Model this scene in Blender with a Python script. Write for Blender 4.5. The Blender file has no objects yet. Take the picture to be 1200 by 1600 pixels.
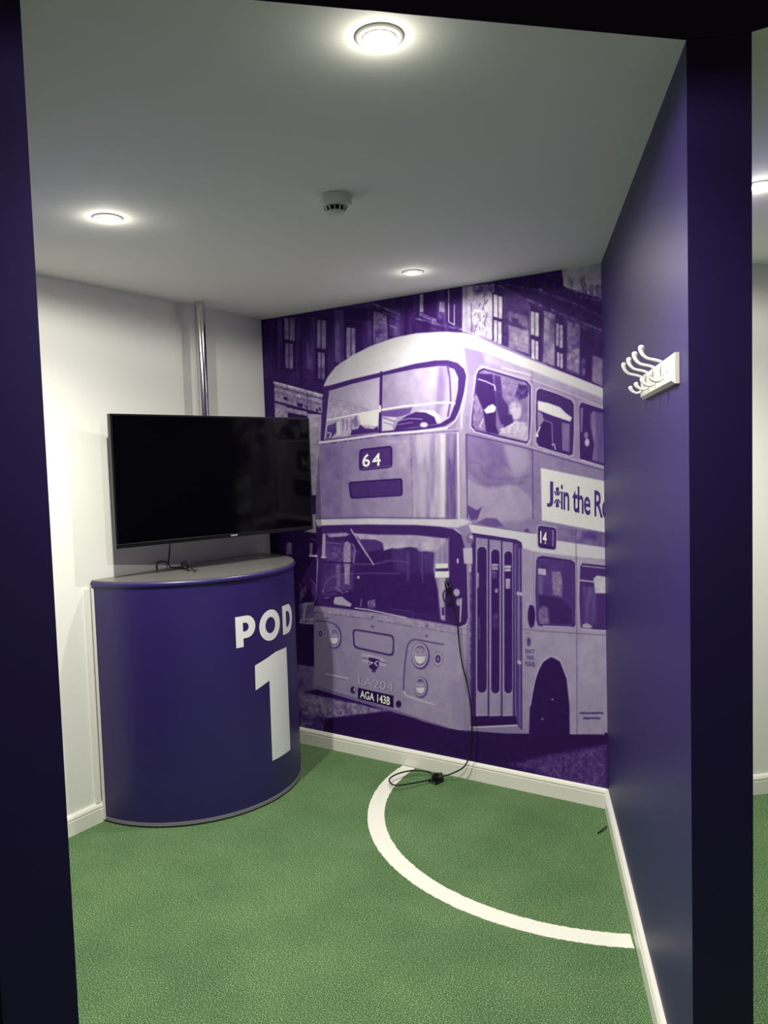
import bpy, bmesh, math, random
import numpy as np
from mathutils import Vector, Matrix

# ------------------------------------------------------------------ camera, world, exposure
scn = bpy.context.scene
col = scn.collection
CAMZ = 1.57
R = np.array([[0.83946101, 0.00761546, -0.54336656],
              [0.542533, -0.06884937, 0.83720828],
              [-0.03103472, -0.997598, -0.06192799]])      # image right / down / forward in world axes
cam_data = bpy.data.cameras.new('camera')
cam_data.sensor_fit = 'HORIZONTAL'
cam_data.sensor_width = 36.0
cam_data.lens = 36.0 * 1216 / 1200
cam_data.clip_start = 0.02
cam = bpy.data.objects.new('camera', cam_data)
col.objects.link(cam)
cam.matrix_world = Matrix(((R[0, 0], -R[0, 1], -R[0, 2], 0.0), (R[1, 0], -R[1, 1], -R[1, 2], 0.0),
                           (R[2, 0], -R[2, 1], -R[2, 2], CAMZ), (0, 0, 0, 1)))
scn.camera = cam

world = bpy.data.worlds.new('dim_lobby')
scn.world = world
world.use_nodes = True
world.node_tree.nodes['Background'].inputs[0].default_value = (1.0, 0.72, 0.40, 1)
world.node_tree.nodes['Background'].inputs[1].default_value = 0.036

scn.view_settings.view_transform = 'Standard'
scn.view_settings.look = 'None'
scn.view_settings.gamma = 1
scn.view_settings.use_curve_mapping = False
scn.view_settings.exposure = 0.52
LAMP_W = 84.0
LAMP_COL = (1.0, 0.98, 0.875)
scn.cycles.diffuse_bounces = 8

# ------------------------------------------------------------------ materials
def lin(c):
    return tuple(((v / 255) / 12.92 if v / 255 <= 0.04045 else ((v / 255 + 0.055) / 1.055) ** 2.4) for v in c) + (1.0,)

def mat(name, rgb, rough=0.5, metal=0.0, spec=0.5, bump=None, mottle=None, coat=0.0):
    m = bpy.data.materials.new(name)
    m.use_nodes = True
    nt = m.node_tree
    b = nt.nodes['Principled BSDF']
    b.inputs['Base Color'].default_value = lin(rgb)
    b.inputs['Roughness'].default_value = rough
    b.inputs['Metallic'].default_value = metal
    b.inputs['Specular IOR Level'].default_value = spec
    b.inputs['Coat Weight'].default_value = coat
    tc = nt.nodes.new('ShaderNodeTexCoord')
    if mottle:
        rgb2, scale = mottle
        n = nt.nodes.new('ShaderNodeTexNoise')
        n.inputs['Scale'].default_value = scale
        n.inputs['Detail'].default_value = 4
        nt.links.new(tc.outputs['Object'], n.inputs['Vector'])
        mx = nt.nodes.new('ShaderNodeMix')
        mx.data_type = 'RGBA'
        mx.inputs[6].default_value = lin(rgb)
        mx.inputs[7].default_value = lin(rgb2)
        nt.links.new(n.outputs['Fac'], mx.inputs[0])
        nt.links.new(mx.outputs[2], b.inputs['Base Color'])
    if bump:
        scale, strength, dist = bump
        n2 = nt.nodes.new('ShaderNodeTexNoise')
        n2.inputs['Scale'].default_value = scale
        n2.inputs['Detail'].default_value = 3
        nt.links.new(tc.outputs['Object'], n2.inputs['Vector'])
        bp = nt.nodes.new('ShaderNodeBump')
        bp.inputs['Strength'].default_value = strength
        bp.inputs['Distance'].default_value = dist
        nt.links.new(n2.outputs['Fac'], bp.inputs['Height'])
        nt.links.new(bp.outputs['Normal'], b.inputs['Normal'])
    return m

def emission_mat(name, rgb, strength):
    m = bpy.data.materials.new(name)
    m.use_nodes = True
    b = m.node_tree.nodes['Principled BSDF']
    b.inputs['Base Color'].default_value = (1, 1, 1, 1)
    b.inputs['Emission Color'].default_value = (*rgb, 1)
    b.inputs['Emission Strength'].default_value = strength
    return m

M_WHITE = mat('white_wall_paint', (236, 235, 228), 0.7, bump=(60, 0.05, 0.002), mottle=((239, 238, 232), 3))
M_CEIL = mat('ceiling_paint', (242, 241, 233), 0.85, bump=(45, 0.05, 0.002))
M_PURPLE = mat('purple_wall_paint', (43, 32, 88), 0.45, spec=0.25, bump=(90, 0.06, 0.001), mottle=((40, 30, 83), 2.5))
M_TRIM = mat('gloss_white_trim', (236, 233, 224), 0.3)
M_WRAP = mat('purple_vinyl_wrap', (41, 28, 91), 0.42, bump=(5, 0.1, 0.004))
M_BEAD = mat('purple_edge_bead', (47, 33, 100), 0.35)
M_GREYTOP = mat('grey_laminate', (104, 102, 99), 0.28, mottle=((98, 96, 94), 8))
M_GREYEDGE = mat('grey_base_edge', (128, 126, 132), 0.5)
M_LETTER = mat('white_vinyl_letter', (232, 232, 232), 0.5)
M_BLACKGLASS = mat('screen_glass', (2, 2, 3), 0.09, spec=0.2)
M_BLACK = mat('black_plastic', (9, 9, 10), 0.3)
M_RUBBER = mat('black_cable_rubber', (14, 14, 15), 0.5)
M_CHROME = mat('polished_chrome', (205, 203, 200), 0.12, metal=1.0)
M_STEEL = mat('connector_metal', (190, 188, 180), 0.25, metal=1.0)
M_PLASTIC = mat('white_plastic', (228, 227, 218), 0.4)
M_DARK = mat('dark_slot', (18, 18, 16), 0.8)
M_HOOK = mat('white_enamel', (222, 222, 222), 0.25)
M_BOARD = mat('white_painted_wood', (214, 211, 196), 0.35)
M_LINE = mat('white_line_paint', (240, 238, 228), 0.85, bump=(500, 0.6, 0.003), mottle=((222, 222, 208), 220))
M_LENS = emission_mat('lamp_lens', (1.0, 0.97, 0.90), 28.0)
M_SILVERMARK = mat('silver_print', (150, 150, 152), 0.4)

def turf_material():
    m = bpy.data.materials.new('green_turf')
    m.use_nodes = True
    nt = m.node_tree
    b = nt.nodes['Principled BSDF']
    b.inputs['Roughness'].default_value = 0.9
    b.inputs['Specular IOR Level'].default_value = 0.25
    tc = nt.nodes.new('ShaderNodeTexCoord')
    def noise(scale, detail, stretch=None):
        n = nt.nodes.new('ShaderNodeTexNoise')
        n.inputs['Scale'].default_value = scale
        n.inputs['Detail'].default_value = detail
        nt.links.new(tc.outputs['Object'], n.inputs['Vector'])
        return n
    n1 = noise(280, 3)
    r1 = nt.nodes.new('ShaderNodeValToRGB')
    e = r1.color_ramp.elements
    e[0].position = 0.34
    e[0].color = lin((38, 66, 40))
    e[1].position = 0.68
    e[1].color = lin((196, 212, 164))
    k = e.new(0.47)
    k.color = lin((76, 109, 70))
    k = e.new(0.58)
    k.color = lin((101, 134, 90))
    nt.links.new(n1.outputs['Fac'], r1.inputs['Fac'])
    n2 = noise(3.5, 5)
    r2 = nt.nodes.new('ShaderNodeValToRGB')
    r2.color_ramp.elements[0].position = 0.35
    r2.color_ramp.elements[0].color = (0.80, 0.86, 0.80, 1)
    r2.color_ramp.elements[1].position = 0.65
    r2.color_ramp.elements[1].color = (1.06, 1.05, 1.0, 1)
    nt.links.new(n2.outputs['Fac'], r2.inputs['Fac'])
    mx = nt.nodes.new('ShaderNodeMix')
    mx.data_type = 'RGBA'
    mx.blend_type = 'MULTIPLY'
    mx.inputs[0].default_value = 1.0
    nt.links.new(r1.outputs['Color'], mx.inputs[6])
    nt.links.new(r2.outputs['Color'], mx.inputs[7])
    nt.links.new(mx.outputs[2], b.inputs['Base Color'])
    bp = nt.nodes.new('ShaderNodeBump')
    bp.inputs['Strength'].default_value = 0.7
    bp.inputs['Distance'].default_value = 0.006
    nt.links.new(n1.outputs['Fac'], bp.inputs['Height'])
    nt.links.new(bp.outputs['Normal'], b.inputs['Normal'])
    return m
M_TURF = turf_material()

# duotone print: a scalar "tone" on the mural turns into ink colours
TONES = [(0.0, (34, 12, 60)), (0.12, (54, 25, 92)), (0.3, (88, 61, 132)), (0.5, (136, 120, 160)),
         (0.75, (182, 171, 196)), (1.0, (224, 224, 219))]
def print_material():
    m = bpy.data.materials.new('duotone_print')
    m.use_nodes = True
    nt = m.node_tree
    b = nt.nodes['Principled BSDF']
    b.inputs['Roughness'].default_value = 0.55
    b.inputs['Specular IOR Level'].default_value = 0.1
    at = nt.nodes.new('ShaderNodeAttribute')
    at.attribute_name = 'tone'
    rp = nt.nodes.new('ShaderNodeValToRGB')
    e = rp.color_ramp.elements
    e[0].position, e[0].color = TONES[0][0], lin(TONES[0][1])
    e[1].position, e[1].color = TONES[-1][0], lin(TONES[-1][1])
    for p, c in TONES[1:-1]:
        k = e.new(p)
        k.color = lin(c)
    nt.links.new(at.outputs['Fac'], rp.inputs['Fac'])
    nt.links.new(rp.outputs['Color'], b.inputs['Base Color'])
    tc = nt.nodes.new('ShaderNodeTexCoord')
    n = nt.nodes.new('ShaderNodeTexNoise')
    n.inputs['Scale'].default_value = 120
    nt.links.new(tc.outputs['Object'], n.inputs['Vector'])
    bp = nt.nodes.new('ShaderNodeBump')
    bp.inputs['Strength'].default_value = 0.06
    bp.inputs['Distance'].default_value = 0.002
    nt.links.new(n.outputs['Fac'], bp.inputs['Height'])
    nt.links.new(bp.outputs['Normal'], b.inputs['Normal'])
    return m
M_PRINT = print_material()
M_INKDARK = mat('dark_ink', (66, 34, 122), 0.4)
M_INKWHITE = mat('white_ink', (236, 236, 234), 0.4)
M_INKGREY = mat('pale_ink', (184, 175, 196), 0.4)
M_INKMID = mat('mid_ink', (108, 92, 138), 0.4)

# ------------------------------------------------------------------ helpers
def obj(name, bm, m, parent=None, smooth=False):
    me = bpy.data.meshes.new(name)
    bm.to_mesh(me)
    bm.free()
    me.materials.append(m)
    if smooth:
        me.polygons.foreach_set('use_smooth', [True] * len(me.polygons))
        try:
            me.set_sharp_from_angle(angle=math.radians(40))
        except Exception:
            pass
    o = bpy.data.objects.new(name, me)
    col.objects.link(o)
    if parent is not None:
        o.parent = parent
        o.matrix_parent_inverse = parent.matrix_basis.inverted()
    return o

def empty(name, loc, label, cat, group=None):
    o = bpy.data.objects.new(name, None)
    o.empty_display_size = 0.05
    o.location = loc
    col.objects.link(o)
    return tag(o, label, cat, group)

def tag(o, label, cat, group=None):
    o['label'] = label
    o['category'] = cat
    if group:
        o['group'] = group
    return o

def struct(o, label):
    o['kind'] = 'structure'
    o['label'] = label
    return o

def prism(bm, pts, z0, z1):
    lo = [bm.verts.new((p[0], p[1], z0)) for p in pts]
    hi = [bm.verts.new((p[0], p[1], z1)) for p in pts]
    n = len(pts)
    bm.faces.new(lo[::-1])
    bm.faces.new(hi)
    for i in range(n):
        bm.faces.new((lo[i], lo[(i + 1) % n], hi[(i + 1) % n], hi[i]))
    bmesh.ops.recalc_face_normals(bm, faces=bm.faces[:])
    return bm

def box_frame(bm, o, ax, ay, az, a, b):
    """box in a frame: origin o, axes ax ay az, from corner a to corner b"""
    o, ax, ay, az = map(Vector, (o, ax, ay, az))
    v = [bm.verts.new(o + ax * x + ay * y + az * z) for z in (a[2], b[2]) for y in (a[1], b[1]) for x in (a[0], b[0])]
    for f in ((0, 2, 3, 1), (4, 5, 7, 6), (0, 1, 5, 4), (2, 6, 7, 3), (0, 4, 6, 2), (1, 3, 7, 5)):
        bm.faces.new([v[i] for i in f])
    bmesh.ops.recalc_face_normals(bm, faces=bm.faces[:])
    return bm

def lathe(bm, prof, c=(0, 0, 0), n=48):
    rings = []
    for r, z in prof:
        if r < 1e-6:
            rings.append([bm.verts.new((c[0], c[1], c[2] + z))])
        else:
            rings.append([bm.verts.new((c[0] + r * math.cos(2 * math.pi * i / n), c[1] + r * math.sin(2 * math.pi * i / n), c[2] + z)) for i in range(n)])
    for a, b in zip(rings, rings[1:]):
        for i in range(n):
            j = (i + 1) % n
            if len(a) == 1 and len(b) == 1:
                continue
            if len(a) == 1:
                bm.faces.new((a[0], b[j], b[i]))
            elif len(b) == 1:
                bm.faces.new((a[i], a[j], b[0]))
            else:
                bm.faces.new((a[i], a[j], b[j], b[i]))
    bmesh.ops.recalc_face_normals(bm, faces=bm.faces[:])
    return bm

def crom(pts, sub=6, closed=False):
    P = [np.array(p, float) for p in pts]
    n = len(P)
    out = []
    for i in range(n if closed else n - 1):
        if closed:
            a, b, c, d = P[i - 1], P[i], P[(i + 1) % n], P[(i + 2) % n]
        else:
            a, b, c, d = P[max(i - 1, 0)], P[i], P[i + 1], P[min(i + 2, n - 1)]
        for k in range(sub):
            t = k / sub
            out.append(0.5 * (2 * b + (c - a) * t + (2 * a - 5 * b + 4 * c - d) * t * t + (3 * b - a - 3 * c + d) * t ** 3))
    if not closed:
        out.append(P[-1])
    return out

def tube(bm, pts, rad, n=10, caps=True):
    P = [Vector(p) for p in pts]
    if not hasattr(rad, '__len__'):
        rad = [rad] * len(P)
    rings = []
    up = None
    for i, p in enumerate(P):
        t = (P[min(i + 1, len(P) - 1)] - P[max(i - 1, 0)]).normalized()
        if up is None:
            up = Vector((0, 0, 1)) if abs(t.z) < 0.9 else Vector((1, 0, 0))
        s = t.cross(up)
        if s.length < 1e-4:
            s = t.cross(Vector((0.3, 1, 0.2)))
        s.normalize()
        up = s.cross(t).normalized()
        rings.append([bm.verts.new(p + (s * math.cos(2 * math.pi * k / n) + up * math.sin(2 * math.pi * k / n)) * rad[i]) for k in range(n)])
    for a, b in zip(rings, rings[1:]):
        for k in range(n):
            bm.faces.new((a[k], a[(k + 1) % n], b[(k + 1) % n], b[k]))
    if caps:
        bm.faces.new(rings[0][::-1])
        bm.faces.new(rings[-1])
    bmesh.ops.recalc_face_normals(bm, faces=bm.faces[:])
    return bm

def bevel(bm, w, seg=2, ang=30):
    es = [e for e in bm.edges if len(e.link_faces) == 2 and e.calc_face_angle(0) > math.radians(ang)]
    bmesh.ops.bevel(bm, geom=es, offset=w, segments=seg, profile=0.5, affect='EDGES')
    return bm

# ------------------------------------------------------------------ the plan of the pods (an octagon of wedges)
H = 2.4
XL, YB = -2.975, 3.374
CR = Vector((-1.041, YB))
P_DIR = Vector((0.3827, -0.9239))          # partition, from the back corner towards the lobby
P_NRM = Vector((0.9239, 0.3827))           # away from pod one
A = Vector((-0.347, 1.704))
TH = 0.123
B = A + P_NRM * TH
R2 = CR + P_NRM * TH
JL = Vector((-1.229, 0.821))               # edge of the partition on the left
L_DIR = Vector((-0.9239, 0.3827))
tL = (XL - JL.x) / L_DIR.x
LE = JL + L_DIR * tL

bm = prism(bmesh.new(), [(-4.5, -2.2), (2.6, -2.2), (2.6, 5.6), (-4.5, 5.6)], -0.08, 0.0)
struct(obj('floor', bm, M_TURF), 'short green artificial turf over the whole floor')

bm = prism(bmesh.new(), [(XL - 0.12, LE.y - 0.2), (XL, LE.y - 0.2), (XL, YB + 0.12), (XL - 0.12, YB + 0.12)], 0, H)
struct(obj('wall_left', bm, M_WHITE), 'plain white wall behind the television')
bm = prism(bmesh.new(), [(XL, YB), (CR.x + 0.03, YB), (CR.x + 0.03, YB + 0.12), (XL, YB + 0.12)], 0, H)
struct(obj('wall_back', bm, M_WHITE), 'back wall covered by the bus mural')
bm = prism(bmesh.new(), [A, B, R2 - P_DIR * 0.06, CR - P_DIR * 0.06], 0, H)
wall_right = struct(obj('wall_right', bm, M_PURPLE), 'purple partition wall with the white coat rack')
JO = JL + Vector((-0.3827, -0.9239)) * TH
bm = prism(bmesh.new(), [JL, LE, LE + Vector((0, -0.133)), JO], 0, 2.85)
struct(obj('wall_front', bm, M_PURPLE), 'dark purple end of the partition at the left edge of the doorway')

# ceilings and bulkheads
bm = prism(bmesh.new(), [JL, A, CR + Vector((0.02, 0)), (CR.x, YB + 0.1), (XL - 0.1, YB + 0.1), (XL - 0.1, LE.y)], H, H + 0.08)
struct(obj('ceiling', bm, M_CEIL), 'plain white ceiling of the pod with recessed lights')
N2 = Vector((1.0, 0.0))
C2 = B + N2 * 1.247
E2 = R2 + Vector((0.7071, 0.7071)) * 1.934
bm = prism(bmesh.new(), [B, C2, (1.75, 3.6), E2 + Vector((0.05, 0.1)), R2 + Vector((-0.05, 0.05))], H, H + 0.08)
struct(obj('ceiling_next_pod', bm, M_CEIL), 'white ceiling of the next pod beyond the dark column')
hd = Vector((-0.7071, 0.7071)) * 0.12
bm = prism(bmesh.new(), [JL, A, A + hd * 0.6 + Vector((0.02, 0.0)), JL + hd * 0.6], H + 0.0805, 2.85)
lip = prism(bm, [JL + Vector((0.0009, -0.0009)), A + Vector((0.0009, -0.0009)), A, JL], H, 2.85)
struct(obj('trim_1', bm, M_PURPLE), 'dark purple bulkhead above the doorway of the pod')
bm = prism(bmesh.new(), [A + Vector((0.0009, -0.0009)), B + Vector((0, -0.0012)), B + Vector((0.0, 0.05)), A + Vector((0, 0.05))], H + 0.0005, 2.85)
struct(obj('trim_2', bm, M_PURPLE), 'dark purple bulkhead above the column')
bm = prism(bmesh.new(), [B + Vector((0, -0.0012)), C2 + Vector((0, -0.0012)), C2, B], H, 2.85)
struct(obj('trim_3', bm, M_PURPLE), 'dark purple bulkhead above the doorway of the next pod')
# the next pod
n2 = Vector((-0.7071, 0.7071)) * 0.1
bm = prism(bmesh.new(), [R2, E2, E2 + n2, R2 + n2], 0, H)
struct(obj('wall_next_pod', bm, M_WHITE), 'white wall of the next pod beyond the dark column')
w2 = Vector((0.7071, -0.7071))
E3 = E2 + w2 * 1.9
bm = prism(bmesh.new(), [E2, E3, E3 + Vector((0.07, 0.07)), E2 + Vector((0.07, 0.07))], 0, H)
struct(obj('wall_next_pod_side', bm, M_WHITE), 'side wall of the next pod')
bm = prism(bmesh.new(), [C2, C2 + Vector((0.11, 0.045)), E3 + Vector((0.07, 0.07)), E3], 0, 2.85)
struct(obj('wall_next_partition', bm, M_PURPLE), 'purple partition on the far side of the next pod')

# skirting: stepped profile (depth, height)
SK = [(0, 0), (0.017, 0), (0.017, 0.062), (0.0145, 0.0635), (0.0145, 0.067), (0.0165, 0.069), (0.0165, 0.074), (0.012, 0.083), (0.007, 0.088), (0, 0.088)]
def skirting(name, p, q, inward, ep, eq, label):
    bm = bmesh.new()
    d = (q - p).normalized()
    ra = [bm.verts.new((*(p + inward * dd + d * (ep * dd)), z)) for dd, z in SK]
    rb = [bm.verts.new((*(q + inward * dd - d * (eq * dd)), z)) for dd, z in SK]
    n = len(SK)
    for i in range(n):
        bm.faces.new((ra[i], ra[(i + 1) % n], rb[(i + 1) % n], rb[i]))
    bm.faces.new(ra[::-1])
    bm.faces.new(rb)
    bmesh.ops.recalc_face_normals(bm, faces=bm.faces[:])
    return struct(obj(name, bm, M_TRIM), label)
ct = 1 / math.tan(math.radians(112.5 / 2))
skirting('baseboard_left', Vector((XL, LE.y)), Vector((XL, YB)), Vector((1, 0)), 0, 1, 'white skirting board along the left wall')
skirting('baseboard_back', Vector((XL, YB)), Vector((CR.x, YB)), Vector((0, -1)), 1, ct, 'white skirting board below the mural')
skirting('baseboard_right', CR, A, -P_NRM, ct, 0, 'white skirting board along the purple partition')
skirting('baseboard_next_pod', R2, E2, Vector((0.7071, -0.7071)), ct, 1, 'white skirting board in the next pod')

# ------------------------------------------------------------------ the mural: a printed bus, laid out on the wall
# survey points on the print were read in photo pixels; this flat-to-flat map turns wall metres into those units
STEP = 0.0025
U = np.arange(XL + 0.0005, CR.x, STEP)
U[-1] = CR.x + 0.001
V = np.arange(0.085, H + 0.0001, STEP)
V[-1] = H - 0.0005
uu, vv = np.meshgrid(U, V)
def wall_to_survey(u, v):
    w = np.stack([u, np.full_like(u, YB), v - CAMZ])
    c = np.tensordot(R.T, w, axes=1)
    return 600 + 1216 * c[0] / c[2], 800 + 1216 * c[1] / c[2]
def survey_to_wall(x, y):
    d = R @ np.array([x - 600, y - 800, 1216.0])
    t = YB / d[1]
    return d[0] * t, CAMZ + d[2] * t
PX, PY = wall_to_survey(uu, vv)
T = np.full(PX.shape, 0.10)
rs = np.random.RandomState(5)
LAT = rs.rand(256, 256)
def vnoise(sx, sy, seed=0):
    x = PX / sx + seed * 17.3
    y = PY / sy + seed * 9.7
    xi = np.floor(x).astype(int)
    yi = np.floor(y).astype(int)
    fx = x - xi
    fy = y - yi
    fx = fx * fx * (3 - 2 * fx)
    fy = fy * fy * (3 - 2 * fy)
    g = lambda a, b: LAT[b % 256, a % 256]
    return (g(xi, yi) * (1 - fx) + g(xi + 1, yi) * fx) * (1 - fy) + (g(xi, yi + 1) * (1 - fx) + g(xi + 1, yi + 1) * fx) * fy
NA = vnoise(14, 18, 1) * 0.6 + vnoise(6, 7, 2) * 0.4
NB = vnoise(4, 5, 3) * 0.55 + vnoise(2, 2.2, 4) * 0.45
NV = vnoise(7, 60, 5) * 0.6 + vnoise(3, 25, 6) * 0.4

K = {0: (0, 0, 1), 1: (400, 400, 4.0), 2: (650, 400, 4.0), 3: (400, 780, 4.0), 4: (650, 780, 3.4783)}
def pt(k, p):
    ox, oy, s = K[k]
    return np.array([ox + p[0] / s, oy + p[1] / s])
def region(P, m):
    x0, y0 = P.min(0) - m
    x1, y1 = P.max(0) + m
    idx = np.nonzero((PX > x0) & (PX < x1) & (PY > y0) & (PY < y1))
    return idx, PX[idx], PY[idx]
def segdist(x, y, a, b):
    dx, dy = b - a
    L = dx * dx + dy * dy + 1e-9
    t = np.clip(((x - a[0]) * dx + (y - a[1]) * dy) / L, 0, 1)
    return np.hypot(x - a[0] - t * dx, y - a[1] - t * dy)
def blend(idx, al, tone, x, y, noise, amp):
    if isinstance(tone, tuple):
        t0, t1, k, p, q = tone
        p, q = pt(k, p), pt(k, q)
        s = np.clip(((x - p[0]) * (q[0] - p[0]) + (y - p[1]) * (q[1] - p[1])) / ((q - p) @ (q - p)), 0, 1)
        tone = t0 + (t1 - t0) * s
    if noise is not None:
        tone = tone + (noise[idx] - 0.5) * amp
    T[idx] = T[idx] * (1 - al) + tone * al
def poly(k, pts, tone, f=1.2, a=1.0, sm=False, noise=None, amp=0.2):
    P = np.array([pt(k, p) for p in pts])
    if sm:
        P = np.array(crom(list(P), 5, True))
    idx, x, y = region(P, f + 1)
    if len(x) == 0:
        return
    d = np.full(x.shape, 1e9)
    ins = np.zeros(x.shape, bool)
    n = len(P)
    for i in range(n):
        p, q = P[i], P[(i + 1) % n]
        d = np.minimum(d, segdist(x, y, p, q))
        c = (p[1] > y) != (q[1] > y)
        if c.any() and p[1] != q[1]:
            ins ^= c & (x < (q[0] - p[0]) * (y - p[1]) / (q[1] - p[1]) + p[0])
    sd = np.where(ins, d, -d)
    blend(idx, np.clip(0.5 + sd / f, 0, 1) * a, tone, x, y, noise, amp)
def line(k, pts, w, tone, f=1.0, a=1.0, sm=False, noise=None, amp=0.2):
    P = np.array([pt(k, p) for p in pts])
    if sm:
        P = np.array(crom(list(P), 5, False))
    idx, x, y = region(P, w + f + 1)
    d = np.full(x.shape, 1e9)
    for p, q in zip(P, P[1:]):
        d = np.minimum(d, segdist(x, y, p, q))
    blend(idx, np.clip(0.5 + (w / 2 - d) / f, 0, 1) * a, tone, x, y, noise, amp)
def ell(k, c, rx, ry, tone, f=1.0, a=1.0, noise=None, amp=0.2, tilt=0.0):
    c = pt(k, c)
    s = K[k][2]
    rx, ry = rx / s, ry / s
    idx, x, y = region(np.array([c - [rx, ry], c + [rx, ry]]), f + 1 + abs(tilt) * rx)
    yy = y - c[1] - tilt * (x - c[0])
    q = np.hypot((x - c[0]) / rx, yy / ry)
    blend(idx, np.clip(0.5 + (1 - q) * min(rx, ry) / f, 0, 1) * a, tone, x, y, noise, amp)
def quadwin(k, x0, x1, y0, y1, sl, tone, **kw):
    poly(k, [(x0, y0), (x1, y0 + sl * (x1 - x0)), (x1, y1 + sl * (x1 - x0)), (x0, y1)], tone, **kw)

def paint_street():
    # shaded tenement on the left
    poly(1, [(0, 350), (1300, 150), (1300, 800), (0, 1100)], 0.13, noise=NV, amp=0.14)
    for x0, x1, y0, y1, t in ((100, 165, 400, 690, 0.17), (310, 370, 370, 700, 0.22), (490, 552, 330, 660, 0.28), (255, 305, 380, 760, 0.15),
                              (680, 722, 400, 640, 0.27), (735, 822, 345, 560, 0.36), (835, 1010, 330, 500, 0.26)):
        poly(1, [(x0, y0), (x1, y0 + 12), (x1, y1 + 20), (x0, y1)], t, f=2, noise=NV, amp=0.3)
    for x in (100, 165, 305, 372, 488, 555, 724):
        line(1, [(x, 330), (x + 8, 740)], 1.2, 0.05, a=0.8)
    quadwin(1, 172, 250, 380, 720, 0.1, 0.08)
    for x0, x1, y0, y1 in ((178, 205, 385, 520), (212, 243, 385, 528), (184, 205, 545, 700), (210, 232, 548, 705)):
        quadwin(1, x0, x1, y0, y1, 0.1, 0.42, noise=NA, amp=0.25)
    quadwin(1, 372, 448, 370, 785, 0.1, 0.08)
    for x0, x1, y0, y1 in ((382, 405, 395, 575), (411, 438, 400, 580), (388, 406, 600, 765), (411, 430, 604, 772)):
        quadwin(1, x0, x1, y0, y1, 0.1, 0.45, noise=NA, amp=0.25)
    poly(1, [(553, 385), (680, 410), (680, 600), (560, 660)], 0.09)
    line(1, [(560, 395), (672, 420), (672, 590)], 1.3, 0.24)
    for x0, x1, y0, y1 in ((566, 592, 445, 635), (597, 621, 450, 625)):
        quadwin(1, x0, x1, y0, y1, 0.12, 0.48, noise=NA, amp=0.25)
    poly(1, [(620, 460), (665, 470), (665, 595), (625, 620)], 0.10)
    poly(1, [(742, 350), (818, 370), (818, 430), (742, 405)], 0.46, noise=NB, amp=0.3)
    poly(1, [(742, 430), (818, 455), (815, 520), (742, 550)], 0.36, noise=NB, amp=0.3)
    poly(1, [(490, 320), (720, 280), (1020, 400), (1020, 430), (830, 350), (720, 330)], 0.18, noise=NA, amp=0.2)
    line(1, [(735, 300), (860, 350), (1005, 410)], 1.6, 0.5, noise=NB, amp=0.6)
    line(1, [(835, 435), (930, 465), (1020, 480)], 1.4, 0.48, noise=NB, amp=0.5)
    line(1, [(720, 320), (860, 395), (1010, 470)], 1.4, 0.06)
    line(1, [(820, 380), (835, 520)], 1.2, 0.06)
    # shop front
    poly(1, [(40, 760), (420, 850), (420, 1180), (40, 1100)], 0.11)
    poly(1, [(115, 785), (415, 862), (415, 985), (118, 905)], 0.56, noise=NB, amp=0.25)
    line(1, [(115, 790), (250, 825), (415, 872)], 3.0, 0.85, noise=NB, amp=0.5)
    line(1, [(115, 812), (250, 848), (415, 894)], 1.2, 0.12)
    line(1, [(118, 832), (415, 912)], 2.0, 0.72, noise=NB, amp=0.4)
    line(1, [(118, 850), (410, 930)], 1.0, 0.3)
    for x, y, w, h in ((185, 888, 14, 10), (275, 930, 20, 11), (312, 940, 6, 7), (382, 962, 8, 10), (400, 955, 7, 12)):
        poly(1, [(x - w, y - h), (x + w, y - h + 5), (x + w * 0.7, y + h + 5), (x - w * 0.6, y + h)], 0.1)
    line(1, [(322, 850), (322, 1010)], 1.0, 0.1)
    line(1, [(118, 908), (322, 962), (410, 988)], 1.4, 0.12)
    poly(1, [(118, 918), (190, 938), (190, 1010), (120, 1010)], 0.62, noise=NB, amp=0.2)
    poly(1, [(190, 945), (322, 975), (322, 1060), (190, 1060)], 0.6, noise=NB, amp=0.2)
    poly(1, [(200, 978), (320, 1000), (320, 1200), (200, 1200)], 0.06)
    poly(1, [(118, 1005), (190, 1005), (190, 1500), (118, 1500)], 0.5)
    poly(1, [(325, 985), (410, 992), (402, 1180), (375, 1495), (345, 1495), (325, 1500)], 0.68, noise=NA, amp=0.15)
    poly(1, [(385, 1010), (412, 1000), (408, 1160), (385, 1200)], 0.5, a=0.6)
    # dark yard left of the bus
    poly(3, [(80, 60), (385, 215), (375, 660), (270, 800), (270, 1045), (80, 1045)], 0.05)
    poly(3, [(330, 90), (372, 95), (378, 212), (300, 203), (335, 190)], 0.64)
    poly(3, [(335, 95), (350, 95), (345, 190), (335, 190)], 0.5)
    poly(3, [(0, 220), (85, 220), (85, 340), (0, 340)], 0.55)
    poly(3, [(190, 270), (225, 272), (225, 345), (188, 345)], 0.42, noise=NB, amp=0.3)
    poly(3, [(338, 275), (356, 275), (352, 355), (335, 350)], 0.45)
    line(3, [(338, 353), (390, 355)], 3.0, 0.9)
    line(3, [(345, 245), (375, 258)], 1.2, 0.5)
    line(3, [(345, 500), (375, 540), (380, 600), (360, 650)], 1.6, 0.42)
    poly(3, [(350, 500), (372, 540), (372, 600), (350, 640)], 0.18)
    for i in range(22):
        a = rs.rand(2)
        x, y = 272 + 40 * a[0], 540 + 100 * a[1]
        line(3, [(x, y), (x + 14 * (rs.rand() - 0.5), y - 10 - 20 * rs.rand())], 1.1, 0.3 + 0.2 * rs.rand())
    poly(3, [(272, 655), (300, 648), (365, 640), (362, 780), (275, 770)], 0.5, noise=NB, amp=0.2)
    poly(3, [(318, 660), (362, 655), (360, 740), (304, 745)], 0.38)
    line(3, [(315, 650), (298, 752), (362, 748)], 1.3, 0.8)
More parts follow.
